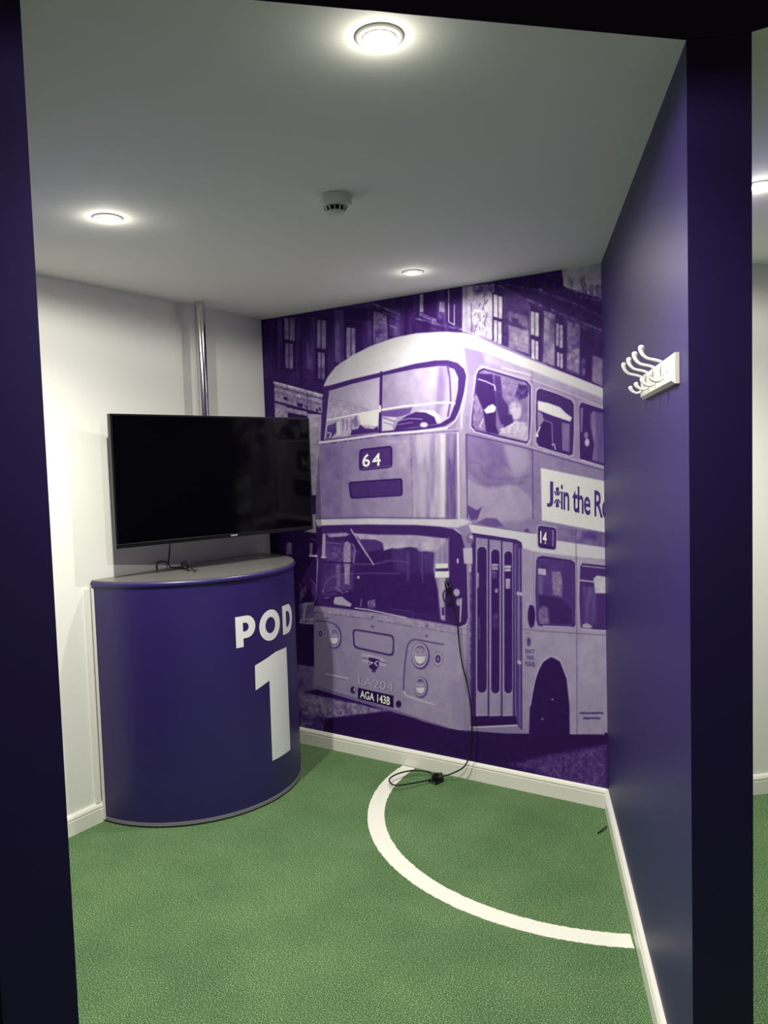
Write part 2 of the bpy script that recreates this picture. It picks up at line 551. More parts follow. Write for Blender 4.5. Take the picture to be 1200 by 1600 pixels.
    poly(3, [(275, 660), (292, 656), (284, 735), (272, 740)], 0.3)
    line(3, [(270, 772), (362, 780)], 1.4, 0.75)
    poly(3, [(272, 795), (362, 800), (362, 1035), (272, 1035)], 0.05)
    # sunlit tenement on the right
    poly(2, [(-100, 150), (1200, 0), (1200, 820), (300, 520), (-100, 500)], 0.16, noise=NV, amp=0.2)
    poly(2, [(15, 235), (130, 215), (130, 400), (15, 370)], 0.09)
    quadwin(2, 24, 46, 240, 350, 0.0, 0.62, noise=NB, amp=0.2)
    poly(2, [(20, 350), (130, 395), (130, 420), (20, 375)], 0.34, noise=NB, amp=0.3)
    quadwin(2, 145, 180, 285, 348, 0.1, 0.5, noise=NB, amp=0.3)
    poly(2, [(140, 350), (180, 355), (180, 400), (140, 395)], 0.3, noise=NB, amp=0.3)
    poly(2, [(190, 200), (285, 200), (285, 445), (190, 420)], 0.11)
    line(2, [(205, 215), (205, 412), (240, 430)], 1.6, 0.72)
    line(2, [(240, 300), (240, 430)], 1.6, 0.66)
    line(2, [(205, 285), (245, 300)], 1.4, 0.1)
    line(2, [(0, 390), (150, 430), (290, 460)], 2.4, 0.36, noise=NB, amp=0.5)
    line(2, [(0, 410), (150, 452), (280, 475)], 1.6, 0.08)
    poly(2, [(290, 190), (490, 175), (490, 530), (440, 520), (290, 470)], 0.66, noise=NA, amp=0.5)
    poly(2, [(345, 340), (440, 330), (480, 520), (370, 480)], 0.82, noise=NB, amp=0.35)
    poly(2, [(290, 190), (320, 190), (325, 470), (290, 465)], 0.6, noise=NV, amp=0.4)
    line(2, [(300, 200), (300, 470)], 1.2, 0.85)
    line(2, [(345, 300), (350, 480)], 1.4, 0.2, a=0.8)
    for i in range(26):
        x, y = 350 + 120 * rs.rand(), 200 + 290 * rs.rand()
        line(2, [(x, y), (x + 26 * (rs.rand() - 0.5), y + 10 + 28 * rs.rand())], 0.8 + 1.4 * rs.rand(), 0.25, a=0.75)
    poly(2, [(355, 185), (480, 170), (490, 215), (420, 230), (360, 250)], 0.3, f=4, a=0.7, noise=NB, amp=0.4)
    poly(2, [(478, 225), (548, 235), (548, 560), (478, 540)], 0.10)
    for x0, x1, y0, y1 in ((486, 510, 240, 378), (516, 539, 250, 388), (488, 508, 400, 535), (513, 535, 408, 545)):
        quadwin(2, x0, x1, y0, y1, 0.25, 0.86, noise=NB, amp=0.25)
    poly(2, [(550, 190), (705, 230), (705, 620), (550, 560)], 0.24, f=2, noise=NA, amp=0.3)
    poly(2, [(580, 430), (705, 470), (705, 612), (580, 575)], 0.56, f=2, noise=NA, amp=0.25)
    poly(2, [(580, 340), (700, 380), (700, 440), (580, 410)], 0.4, f=4, noise=NA, amp=0.25)
    poly(2, [(600, 385), (640, 395), (635, 425), (600, 415)], 0.18, f=3)
    for y in (460, 520, 575):
        line(2, [(580, y), (705, y + 42)], 0.9, 0.3, a=0.7)
    line(2, [(640, 478), (640, 538)], 0.8, 0.3, a=0.7)
    line(2, [(560, 240), (560, 560)], 1.2, 0.1)
    poly(2, [(708, 330), (780, 350), (780, 660), (708, 640)], 0.12)
    for x0, x1, y0, y1 in ((718, 740, 345, 490), (745, 768, 352, 500), (722, 742, 520, 640), (747, 765, 530, 645)):
        quadwin(2, x0, x1, y0, y1, 0.25, 0.84, noise=NB, amp=0.25)
    line(2, [(710, 310), (710, 640)], 1.8, 0.4)
    poly(2, [(800, 340), (870, 365), (868, 690), (795, 660)], 0.46, f=2, noise=NA, amp=0.35)
    poly(2, [(800, 345), (835, 355), (835, 470), (805, 460)], 0.66, f=3, a=0.7, noise=NB, amp=0.4)
    poly(2, [(868, 410), (935, 430), (935, 720), (868, 695)], 0.13)
    for x0, x1, y0, y1 in ((876, 894, 420, 560), (899, 918, 430, 572), (882, 897, 600, 690), (902, 918, 608, 700)):
        quadwin(2, x0, x1, y0, y1, 0.25, 0.66, noise=NB, amp=0.25)
    poly(2, [(945, 400), (1025, 430), (1022, 745), (940, 715)], 0.36, f=2, noise=NA, amp=0.35)
    poly(2, [(955, 560), (1018, 585), (1018, 735), (950, 700)], 0.5, f=4, noise=NB, amp=0.3)
    poly(2, [(1028, 450), (1098, 480), (1095, 770), (1025, 745)], 0.12)
    poly(2, [(1035, 640), (1060, 645), (1055, 750), (1032, 745)], 0.3, noise=NB, amp=0.3)
    poly(2, [(1105, 620), (1170, 645), (1170, 820), (1100, 785)], 0.42, f=2, noise=NA, amp=0.2)
    # eaves and sky
    poly(2, [(480, 160), (930, 60), (1170, 240), (1170, 460), (1000, 400), (700, 270), (560, 215)], 0.12, f=3, noise=NA, amp=0.10)
    line(2, [(560, 180), (760, 215), (1000, 300), (1170, 385)], 2.0, 0.28, f=3, noise=NB, amp=0.5)
    line(2, [(520, 185), (700, 275), (900, 360), (1160, 465)], 2.0, 0.34, f=3, noise=NB, amp=0.6)
    line(2, [(770, 205), (790, 215)], 2.0, 0.5)
    poly(2, [(800, 110), (905, 85), (912, 185), (830, 150)], 0.15)
    poly(2, [(912, 80), (1180, 20), (1180, 275), (1060, 250), (922, 188)], 0.82, noise=NA, amp=0.1)
    for x in (1040, 1082, 1120, 1150):
        poly(2, [(x, 185), (x + 26, 175), (x + 26, 270), (x, 262)], 0.44, noise=NB, amp=0.3)
        line(2, [(x + 28, 190), (x + 28, 262)], 1.0, 0.2)
    line(2, [(1020, 215), (1170, 205)], 2.0, 0.45)
    poly(2, [(925, 192), (1060, 235), (1170, 268), (1170, 290), (1000, 255)], 0.2, noise=NB, amp=0.3)
    for i in range(20):
        x, y = (965 if i % 2 else 1040) + 36 * (rs.rand() - 0.5), 135 + 40 * rs.rand()
        line(2, [(x, y + 40), (x + 22 * (rs.rand() - 0.5), y - 14)], 0.8, 0.35, a=0.8)
    # road
    poly(3, [(260, 1030), (420, 1060), (700, 1300), (700, 1700), (240, 1700)], 0.36, noise=NA, amp=0.15)
    poly(0, [(460, 1110), (960, 1130), (960, 1260), (460, 1260)], 0.06, f=3)
    poly(3, [(270, 1040), (420, 1050), (380, 1190), (280, 1230)], 0.36, noise=NA, amp=0.15)
    poly(3, [(280, 1215), (480, 1250), (830, 1322), (640, 1345), (430, 1370), (280, 1440)], 0.46, f=3, noise=NB, amp=0.28)
    poly(3, [(280, 1340), (440, 1355), (420, 1450), (700, 1560), (280, 1440)], 0.26, f=6, noise=NB, amp=0.3)
    poly(3, [(300, 1205), (400, 1185), (640, 1245), (830, 1315), (520, 1255)], 0.10, f=2)
    poly(4, [(520, 1440), (760, 1385), (1040, 1335), (1040, 1600), (900, 1560)], 0.25, f=10, noise=NB, amp=0.2)

def paint_bus():
    # ---- whole body silhouette, then roof
    poly(0, [(500, 690), (507, 612), (534, 574), (592, 538), (700, 518), (760, 528), (945, 610), (945, 1148), (790, 1146), (735, 1142), (640, 1120), (490, 1075)], 0.5)
    roof = [(425, 815), (432, 790), (450, 755), (500, 692), (600, 622), (720, 562), (860, 512), (1000, 483), (1150, 474), (1300, 480),
            (1380, 500), (1500, 560), (1700, 642), (1850, 702), (2000, 757), (2200, 838), (2200, 915), (2000, 840), (1850, 780), (1700, 730),
            (1560, 700), (1480, 690), (1330, 760), (1280, 700), (1200, 655), (1000, 672), (780, 730)]
    poly(1, roof, 0.88, f=1.5)
    poly(1, [(430, 812), (480, 745), (640, 690), (820, 640), (1000, 610), (1180, 600), (1260, 640), (1200, 655), (1000, 670), (780, 728)], 0.84, f=6, a=0.8)
    poly(1, [(440, 790), (500, 700), (560, 660), (530, 730), (470, 790)], 0.78, f=6, a=0.7)
    # corner and side of the upper deck
    side = [(300, 570), (420, 600), (560, 655), (720, 720), (900, 790), (1170, 900), (1170, 1340), (720, 1210), (310, 1110), (318, 760)]
    poly(2, side, 0.55, f=2, noise=NA, amp=0.12)
    poly(2, [(300, 570), (400, 600), (440, 650), (400, 690), (350, 760), (325, 720)], 0.5, f=5)
    poly(2, [(420, 610), (720, 715), (1170, 890), (1170, 930), (720, 760), (430, 660)], 0.64, f=4, noise=NA, amp=0.15)
    line(2, [(400, 690), (720, 770), (990, 870), (1170, 945)], 2.0, 0.78, f=2)
    line(2, [(540, 700), (720, 745)], 2.5, 0.85, f=3)
    line(2, [(725, 720), (725, 1200)], 0.9, 0.36)
    line(2, [(975, 850), (1000, 900)], 0.9, 0.4)
    # front-right corner pillar, upper
    poly(2, [(270, 600), (325, 760), (305, 1110), (235, 1110), (275, 1000), (318, 850), (318, 750)], 0.6, f=3)
    line(2, [(318, 740), (310, 860), (285, 1000), (285, 1110)], 2.2, 0.86, f=2)
    # ---- upper front window
    fr = [(425, 820), (600, 770), (780, 728), (1000, 672), (1120, 652), (1200, 650), (1262, 668), (1302, 706), (1318, 760), (1300, 860), (1268, 970),
          (1240, 1025), (1180, 1062), (1100, 1078), (780, 1112), (425, 1166), (404, 1150), (412, 1000)]
    poly(1, fr, 0.16, f=1.5)
    lp = [(462, 842), (600, 800), (774, 757), (770, 1105), (600, 1125), (432, 1146), (440, 1050)]
    poly(1, lp, (0.60, 0.72, 1, (460, 850), (700, 900)), noise=NA, amp=0.1)
    rp = [(792, 747), (1000, 705), (1140, 688), (1190, 690), (1240, 708), (1264, 760), (1262, 840), (1242, 930), (1212, 1010), (1150, 1048), (1000, 1072), (786, 1096)]
    poly(1, rp, (0.56, 0.68, 1, (800, 800), (1100, 760)), noise=NA, amp=0.12)
    poly(1, [(1140, 690), (1200, 690), (1210, 720), (1180, 900), (1140, 1040), (1105, 1050), (1120, 900)], 0.45, f=8, a=0.7, noise=NV, amp=0.3)
    line(1, [(1198, 690), (1212, 760), (1218, 900), (1200, 1000)], 2.6, 0.24, f=2.5)
    poly(1, [(1230, 705), (1262, 760), (1260, 840), (1240, 930), (1225, 900)], 0.66, f=3, noise=NA, amp=0.2)
    # reflected street in the left pane
    poly(1, [(455, 885), (520, 905), (690, 955), (770, 985), (768, 1104), (434, 1144), (442, 1030)], 0.68, f=3, noise=NB, amp=0.22)
    for dy in (0, 16, 34):
        line(1, [(462, 892 + dy), (560, 915 + dy), (700, 960 + dy)], 0.9, 0.42, a=0.8)
    poly(1, [(640, 985), (770, 972), (765, 1070), (735, 1060), (655, 1055)], 0.92, f=3)
    poly(1, [(448, 1062), (500, 1040), (505, 1100), (470, 1140), (438, 1142)], 0.26, f=2, noise=NB, amp=0.3)
    line(1, [(446, 1100), (470, 1110), (462, 1138)], 1.5, 0.85)
    poly(1, [(505, 1040), (530, 1030), (530, 1118), (505, 1122)], 0.84)
    for x in (545, 570, 598):
        line(1, [(x, 1020), (x, 1090)], 1.2, 0.34)
    poly(1, [(590, 1122), (600, 1088), (640, 1078), (650, 1052), (680, 1076), (735, 1082), (760, 1062), (768, 1102)], 0.16, f=1.6)
    poly(1, [(600, 1030), (630, 990), (640, 1060), (620, 1075)], 0.42, f=2)
    # car and street in the right pane
    poly(1, [(790, 972), (980, 945), (962, 985), (880, 1008), (790, 1000)], 0.32, f=1.5)
    poly(1, [(790, 1004), (880, 1010), (850, 1060), (860, 1088), (790, 1094)], 0.8, f=1.5)
    line(1, [(795, 1010), (870, 1035)], 1.6, 0.3)
    line(1, [(800, 1040), (850, 1055)], 1.2, 0.4)
    poly(1, [(975, 985), (1040, 965), (1110, 965), (1150, 1000), (1160, 1040), (1000, 1060)], 0.84, f=2)
    poly(1, [(866, 1090), (885, 1040), (940, 1000), (1000, 974), (1060, 978), (1115, 1005), (1132, 1048), (1060, 1062), (960, 1074)], 0.15, f=1.6)
    line(1, [(870, 1035), (960, 1015), (1040, 1020)], 1.4, 0.55)
    line(1, [(880, 1055), (980, 1040)], 1.2, 0.48)
    ell(1, (1050, 1055), 24, 16, 0.8, f=2)
    line(1, [(445, 1026), (600, 995), (780, 962), (920, 940), (1050, 928), (1120, 918), (1200, 915), (1242, 920)], 2.6, 0.95)
    line(1, [(783, 725), (778, 930), (770, 1110)], 3.0, 0.14)
    line(1, [(776, 938), (776, 972)], 3.0, 0.95)
    line(1, [(462, 842), (440, 1060), (430, 1145)], 1.2, 0.8)
    line(1, [(1318, 760), (1302, 870), (1270, 985), (1235, 1040), (1180, 1075), (1100, 1090)], 1.8, 0.84, sm=True)
    # ---- front panel, upper
    poly(1, [(398, 1172), (780, 1118), (1000, 1100), (1280, 1075), (1320, 1110), (1330, 1660), (372, 1660), (380, 1400)], (0.46, 0.6, 1, (400, 1200), (1250, 1200)), f=1.5, noise=NA, amp=0.12)
    poly(1, [(400, 1200), (540, 1180), (530, 1640), (376, 1640)], 0.42, f=6, a=0.7, noise=NA, amp=0.12)
    poly(1, [(800, 1150), (960, 1130), (955, 1350), (900, 1300), (860, 1180)], 0.66, f=10, a=0.8, noise=NA, amp=0.2)
    poly(1, [(860, 1340), (960, 1360), (960, 1640), (700, 1640), (880, 1540)], 0.56, f=14, a=0.7)
    poly(1, [(985, 1130), (1140, 1110), (1160, 1640), (985, 1640)], 0.62, f=8, noise=NV, amp=0.35)
    poly(1, [(1000, 1110), (1100, 1100), (1060, 1250), (1010, 1300)], 0.76, f=10, a=0.8)
    poly(1, [(1010, 1330), (1060, 1400), (1070, 1600), (1000, 1600)], 0.74, f=12, a=0.6)
    line(1, [(540, 1185), (535, 1640)], 0.8, 0.36, a=0.7)
    line(1, [(968, 1120), (980, 1640)], 1.1, 0.36, a=0.7, noise=NB, amp=0.7)
    poly(2, [(150, 1110), (192, 1110), (185, 1640), (150, 1640)], 0.82, f=6, noise=NV, amp=0.25)
    poly(2, [(188, 1110), (255, 1110), (250, 1640), (186, 1640)], 0.36, f=4, noise=NV, amp=0.25)
    poly(2, [(200, 1115), (245, 1110), (225, 1280), (205, 1250)], 0.55, f=6, a=0.8)
    line(2, [(262, 1110), (270, 1640)], 2.6, 0.9, f=2)
    poly(2, [(276, 1110), (318, 1115), (318, 1640), (278, 1640)], 0.6, f=2, noise=NV, amp=0.2)
    # bright bead below the window
    line(1, [(398, 1166), (600, 1140), (780, 1114), (1000, 1098), (1190, 1076)], 3.4, 0.9)
    line(1, [(400, 1180), (780, 1128), (1000, 1112), (1270, 1092)], 1.3, 0.3, noise=NB, amp=0.7)
    # route boxes
    def rbox(k, p, t, sm=0.16, **kw):
        q = []
        n = len(p)
        for i in range(n):
            a, b, c = (np.array(p[j % n], float) for j in (i - 1, i, i + 1))
            m = sm * min(np.hypot(*(a - b)), np.hypot(*(c - b)))
            u = (a - b) / np.hypot(*(a - b)) * m
            v = (c - b) / np.hypot(*(c - b)) * m
            q += [b + u, b + 0.42 * u * 0.6 + 0.42 * v * 0.6, b + v]
        poly(k, q, t, **kw)
    rbox(1, [(646, 1208), (852, 1184), (854, 1322), (644, 1344)], 0.10)
    rbox(1, [(656, 1218), (842, 1196), (844, 1314), (654, 1332)], 0.20)
    line(1, [(660, 1332), (840, 1312)], 0.9, 0.5)
    rbox(1, [(578, 1412), (916, 1388), (918, 1500), (590, 1518)], 0.10)
    rbox(1, [(588, 1420), (906, 1398), (908, 1494), (598, 1508)], 0.19)
    # ---- side, upper panels
    poly(2, [(312, 1112), (720, 1205), (1170, 1335), (1170, 1740), (312, 1640)], 0.5, f=1.5, noise=NA, amp=0.1)
    poly(2, [(322, 1120), (460, 1150), (500, 1260), (620, 1400), (700, 1370), (640, 1440), (440, 1440), (322, 1340)], 0.42, f=8, a=0.8, sm=True, noise=NA, amp=0.12)
    poly(2, [(560, 1190), (690, 1220), (690, 1330), (600, 1360), (570, 1300)], 0.62, f=8, a=0.8, sm=True)
    poly(2, [(440, 1150), (540, 1175), (600, 1350), (520, 1300)], 0.36, f=8, a=0.7)
    poly(2, [(325, 1380), (430, 1450), (620, 1430), (700, 1490), (720, 1640), (322, 1640)], 0.62, f=8, a=0.8, sm=True, noise=NA, amp=0.1)
    line(2, [(325, 1280), (400, 1300), (430, 1360), (560, 1400), (720, 1370)], 1.4, 0.34, f=3, a=0.7, sm=True)
    line(2, [(330, 1385), (420, 1430), (600, 1420), (700, 1480)], 1.4, 0.36, f=3, a=0.7, sm=True)
    line(2, [(312, 1115), (520, 1160), (720, 1208), (1000, 1290), (1170, 1338)], 1.6, 0.26)
    line(2, [(360, 1090), (690, 1178), (720, 1196), (1000, 1275), (1170, 1322)], 1.6, 0.7, noise=NB, amp=0.4)
    line(2, [(728, 1210), (732, 1640)], 1.4, 0.24)
    line(2, [(316, 1115), (322, 1640)], 1.5, 0.24)
    # dark reflections low on the side
    poly(4, [(280, 30), (330, 60), (360, 40), (335, 110), (300, 115), (282, 80)], 0.3, f=2)
    poly(4, [(330, 130), (380, 100), (440, 105), (480, 150), (420, 150)], 0.34, f=2)
    poly(4, [(585, 175), (605, 155), (625, 185)], 0.3, f=2)
    # windows of the upper side
    def sidewin(k, P, inner=0.22, fr_=0.72, **kw):
        c = np.mean(np.array(P, float), 0)
        g = lambda s: [c + (np.array(p) - c) * s for p in P]
        poly(k, g(1.07), fr_, f=1.5)
        poly(k, g(1.02), 0.12, f=1.2)
        poly(k, g(0.97), inner, f=1.2, **kw)
    wa = [(382, 745), (395, 718), (425, 705), (560, 745), (690, 785), (714, 815), (714, 1000), (706, 1140), (690, 1168), (520, 1130), (375, 1092), (350, 1062), (352, 1000), (368, 860)]
    sidewin(2, wa, 0.44, noise=NA, amp=0.2)
    poly(2, [(372, 850), (390, 735), (480, 740), (485, 800), (500, 900), (500, 1060), (520, 1115), (440, 1100), (420, 960), (385, 880)], 0.13, f=2)
    poly(2, [(360, 870), (385, 880), (420, 1000), (430, 1100), (370, 1085), (356, 1040)], 0.46, f=3, noise=NB, amp=0.3)
    poly(2, [(490, 745), (530, 755), (540, 880), (600, 980), (560, 1050), (530, 1050), (500, 940)], 0.18, f=3)
    poly(2, [(530, 755), (640, 790), (640, 900), (590, 910), (545, 870)], 0.46, f=3, noise=NB, amp=0.2)
    poly(2, [(640, 800), (700, 810), (705, 880), (650, 900), (620, 870)], 0.24, f=3, noise=NB, amp=0.4)
    line(2, [(392, 770), (440, 785), (492, 810), (498, 840)], 1.6, 0.8)
    line(2, [(500, 840), (640, 885)], 1.0, 0.3)
    ell(2, (470, 955), 28, 22, 0.86, f=2)
    poly(2, [(425, 962), (480, 925), (500, 945), (490, 975), (440, 985)], 0.88, f=2)
    ell(2, (620, 965), 40, 55, 0.62, f=4, noise=NB, amp=0.4)
    ell(2, (628, 990), 24, 30, 0.75, f=3)
    poly(2, [(520, 1115), (540, 1080), (620, 1030), (690, 1040), (702, 1120), (695, 1158), (600, 1135)], 0.72, f=3, noise=NB, amp=0.3)
    line(2, [(530, 1085), (600, 1055), (620, 1040)], 1.8, 0.9)
    poly(2, [(535, 1000), (600, 990), (610, 1040), (550, 1075)], 0.16, f=3)
    line(2, [(400, 1070), (420, 1020)], 1.8, 0.75)
    line(2, [(705, 860), (700, 1150)], 1.4, 0.7)
    wb = [(757, 850), (775, 832), (880, 865), (970, 905), (985, 930), (985, 1100), (978, 1235), (960, 1243), (860, 1215), (770, 1185), (755, 1160), (752, 1000)]
    sidewin(2, wb, 0.16)
    poly(2, [(762, 905), (830, 920), (900, 945), (935, 980), (975, 1010), (965, 1035), (860, 1000), (762, 962)], 0.9, f=1.5)
    poly(2, [(760, 965), (790, 985), (800, 1030), (760, 1080)], 0.5, f=2)
    poly(2, [(912, 1040), (962, 1050), (960, 1225), (915, 1215)], 0.4, f=1.5, noise=NV, amp=0.2)
    poly(2, [(800, 1030), (850, 1045), (848, 1205), (770, 1180), (765, 1100)], 0.13, f=2)
    line(2, [(765, 1010), (850, 1045), (855, 1190)], 1.3, 0.5)
    line(2, [(752, 1120), (775, 1070)], 2.2, 0.85)
    ell(2, (758, 1122), 8, 10, 0.9)
    line(2, [(850, 1180), (865, 1175), (872, 1210)], 1.3, 0.85)
    wc = [(1022, 940), (1035, 918), (1180, 965), (1180, 1320), (1050, 1280), (1026, 1262)]
    sidewin(2, wc, 0.15)
    poly(2, [(1090, 990), (1108, 970), (1180, 985), (1180, 1300), (1100, 1275), (1115, 1180), (1090, 1060)], 0.38, f=2, noise=NV, amp=0.2)
    poly(2, [(1028, 950), (1045, 950), (1040, 1100), (1028, 1100)], 0.42, f=2)
    ell(2, (1070, 1165), 14, 24, 0.8, f=2)
    ell(2, (1064, 1120), 12, 20, 0.5, f=2)
    line(2, [(1035, 1275), (1180, 1318)], 2.0, 0.85)
    # advert board
    poly(0, [(845, 731), (945, 752), (947, 832), (847, 813)], 0.94)
    # ---- cream band between the decks
    poly(3, [(374, 128), (700, 122), (1200, 128), (1300, 122), (1345, 140), (1360, 170), (1330, 182), (1200, 174), (1000, 160), (560, 158), (380, 166)], 0.84, f=1.5, noise=NA, amp=0.08)
    line(3, [(380, 120), (700, 112), (1250, 120)], 1.3, 0.3)
    poly(4, [(280, 128), (330, 142), (640, 185), (664, 190), (664, 268), (640, 288), (575, 275), (560, 228), (300, 182), (288, 160)], 0.86, f=1.5)
    poly(4, [(764, 225), (1060, 268), (1060, 330), (860, 312), (640, 286), (662, 262), (760, 274)], 0.86, f=1.5)
    line(4, [(288, 132), (640, 186)], 1.2, 0.32)
    poly(4, [(768, 150), (1060, 185), (1060, 265), (768, 222)], 0.42, f=1.5, noise=NA, amp=0.2)
    poly(4, [(900, 175), (985, 180), (985, 228), (905, 215)], 0.28, f=5, a=0.8)
    line(4, [(870, 160), (870, 320)], 1.0, 0.3)
    # ---- windscreen
    ws = [(372, 215), (385, 180), (420, 164), (700, 158), (1000, 162), (1150, 172), (1240, 190), (1300, 235), (1335, 300), (1350, 380), (1352, 600),
          (1340, 740), (1310, 780), (1270, 796), (1200, 782), (1000, 748), (700, 702), (372, 664), (384, 500), (390, 400)]
    poly(3, ws, 0.15, f=1.6)
    line(3, [(1240, 186), (1302, 232), (1338, 298), (1355, 380), (1357, 600), (1345, 745), (1312, 788), (1265, 804)], 2.2, 0.74, sm=True)
    poly(3, [(425, 220), (600, 215), (780, 225), (1100, 225), (1190, 240), (1180, 720), (900, 700), (600, 670), (410, 640), (412, 500)], 0.13, f=4)
    poly(3, [(425, 250), (560, 260), (620, 330), (600, 560), (480, 600), (415, 600)], 0.26, f=8, noise=NA, amp=0.25)
    poly(3, [(440, 215), (560, 210), (585, 220), (560, 232), (460, 238)], 0.62, f=3, noise=NB, amp=0.3)
    poly(3, [(600, 212), (760, 222), (1000, 225), (1188, 245), (1195, 332), (1150, 325), (1110, 335), (1065, 325), (1020, 330), (1000, 305), (960, 298), (880, 312), (850, 305), (800, 320), (792, 272), (745, 254), (655, 262), (640, 240)], 0.72, f=2.5, noise=NA, amp=0.3)
    poly(3, [(760, 230), (1000, 235), (980, 280), (800, 290)], 0.6, f=8, a=0.6)
    poly(3, [(645, 256), (745, 254), (785, 275), (790, 305), (720, 325), (680, 318)], 0.22, f=2, sm=True)
    poly(3, [(850, 310), (1010, 308), (1040, 330), (1115, 325), (1112, 460), (960, 470), (870, 440)], 0.22, f=6, a=0.7, noise=NV, amp=0.25)
    line(3, [(1038, 330), (1042, 520)], 1.2, 0.4, a=0.8)
    line(3, [(950, 330), (950, 510)], 2.4, 0.3, f=3, a=0.8)
    line(3, [(620, 405), (740, 405), (830, 385), (900, 388), (960, 400)], 1.6, 0.36, f=2, sm=True)
    line(3, [(440, 490), (520, 470), (700, 462), (900, 465)], 1.6, 0.3, f=2)
    line(3, [(416, 580), (440, 520), (500, 478), (600, 465)], 1.4, 0.4, f=2, sm=True)
    line(3, [(640, 330), (560, 300)], 1.2, 0.36)
    poly(3, [(418, 215), (436, 218), (434, 362), (412, 366)], 0.66, f=1.2)
    line(3, [(412, 362), (446, 364)], 2.6, 0.85)
    poly(3, [(548, 300), (556, 270), (575, 264), (592, 280), (590, 420), (548, 420)], 0.58, f=1.4, noise=NB, amp=0.2)
    poly(3, [(552, 400), (588, 400), (584, 532), (556, 530)], 0.56, f=1.4, noise=NB, amp=0.2)
    line(3, [(600, 280), (618, 310), (610, 398)], 2.0, 0.5, f=2, sm=True)
    line(3, [(425, 392), (600, 400)], 2.2, 0.1)
    poly(3, [(498, 410), (528, 408), (528, 550), (505, 545)], 0.38, f=2, noise=NB, amp=0.2)
    poly(3, [(440, 300), (530, 290), (535, 380), (440, 380)], 0.3, f=3, noise=NB, amp=0.2)
    line(3, [(440, 270), (540, 280)], 1.4, 0.45, noise=NB, amp=0.4)
    ell(3, (640, 488), 9, 9, 0.7)
    poly(3, [(485, 640), (495, 612), (540, 608), (562, 630), (600, 655), (590, 672), (540, 664), (490, 656)], 0.72, f=1.5, noise=NB, amp=0.2)
    line(3, [(440, 585), (500, 575), (545, 600)], 1.4, 0.05)
    for a_, b_ in (((500, 550), (545, 590)), ((430, 618), (455, 616)), ((560, 580), (575, 575)), ((415, 580), (422, 570)), ((660, 625), (655, 670))):
        line(3, [a_, b_], 1.4, 0.5)
    poly(3, [(698, 640), (745, 620), (748, 680), (700, 688)], 0.34, f=1.5, noise=NB, amp=0.5)
    line(3, [(620, 680), (700, 690), (940, 740)], 1.6, 0.88)
    line(3, [(850, 685), (980, 705), (985, 730)], 0.9, 0.32)
    line(3, [(594, 188), (660, 290), (735, 408)], 1.8, 0.72)
    line(3, [(640, 262), (700, 355)], 2.4, 0.7)
    # right-hand pillar and its reflections
    poly(4, [(100, 290), (170, 215), (180, 210), (180, 420), (160, 480), (158, 660), (135, 650), (122, 500), (95, 380)], 0.56, f=4, noise=NV, amp=0.3)
    poly(4, [(130, 430), (165, 425), (150, 560), (158, 655), (140, 655), (125, 520)], 0.68, f=3)
    poly(4, [(140, 590), (150, 585), (155, 630), (142, 630)], 0.15, f=1.5)
    poly(4, [(107, 350), (174, 349), (174, 374), (107, 378)], 0.96, f=1)
    poly(4, [(105, 378), (176, 374), (176, 392), (105, 394)], 0.2, f=1)
    poly(4, [(104, 392), (180, 392), (180, 425), (104, 426)], 0.96, f=1)
    poly(4, [(182, 215), (230, 240), (250, 330), (255, 640), (235, 670), (170, 665), (165, 500), (185, 420)], 0.15, f=4)
    poly(4, [(222, 325), (232, 322), (232, 348), (223, 348)], 0.85)
    ell(4, (221, 507), 17, 20, 0.72, f=1.5)
    ell(4, (232, 560), 14, 20, 0.62, f=1.5)
    line(4, [(247, 540), (240, 665)], 2.4, 0.75)
    # ---- front panel, lower
    lower = [(366, 668), (520, 685), (700, 707), (1000, 752), (1200, 788), (1300, 806), (1355, 770), (1362, 500), (1400, 560), (1392, 1410), (1340, 1440), (1280, 1445), (1200, 1430), (1050, 1390),
             (900, 1335), (640, 1255), (400, 1182), (372, 1160), (362, 900)]
    poly(3, lower, (0.54, 0.61, 3, (380, 900), (1200, 1100)), f=1.6, noise=NA, amp=0.09)
    poly(3, [(366, 672), (700, 712), (1200, 792), (1320, 810), (1380, 780), (1380, 850), (1200, 830), (700, 745), (364, 700)], 0.6, f=2, noise=NB, amp=0.2)
    line(3, [(364, 706), (700, 748), (1200, 832), (1385, 862)], 1.0, 0.36, noise=NB, amp=0.4)
    poly(3, [(364, 720), (500, 740), (500, 1200), (380, 1165)], 0.52, f=4, a=0.6)
    poly(3, [(560, 760), (900, 820), (900, 1300), (560, 1200)], 0.58, f=20, a=0.4)
    poly(3, [(1180, 860), (1380, 880), (1380, 1400), (1180, 1400)], 0.62, f=20, a=0.5, noise=NV, amp=0.15)
    poly(3, [(1200, 1160), (1300, 1100), (1330, 1440), (1230, 1430)], 0.5, f=10, a=0.5)
    for x, y in ((447, 745), (728, 738), (1068, 793), (728, 797), (1066, 854)):
        ell(3, (x, y), 9, 8, 0.34, f=1.5)
    line(3, [(376, 760), (440, 765), (490, 780), (520, 810), (530, 850)], 1.8, 0.26, f=1.5, sm=True)
    rbox(3, [(603, 808), (866, 850), (862, 985), (610, 930)], 0.16, sm=0.2)
    rbox(3, [(612, 819), (857, 860), (853, 972), (619, 920)], 0.58, sm=0.2)
    line(3, [(440, 1093), (500, 1105), (572, 1120)], 2.4, 0.82, f=1.5)
    line(3, [(440, 1100), (570, 1128)], 1.0, 0.36)
    line(3, [(922, 1202), (940, 1226), (1020, 1255), (1110, 1282)], 2.6, 0.8, f=1.5)
    line(3, [(1172, 908), (1100, 895), (1000, 878), (965, 890), (945, 930), (930, 1050), (922, 1190)], 2.2, 0.28, f=2, sm=True)
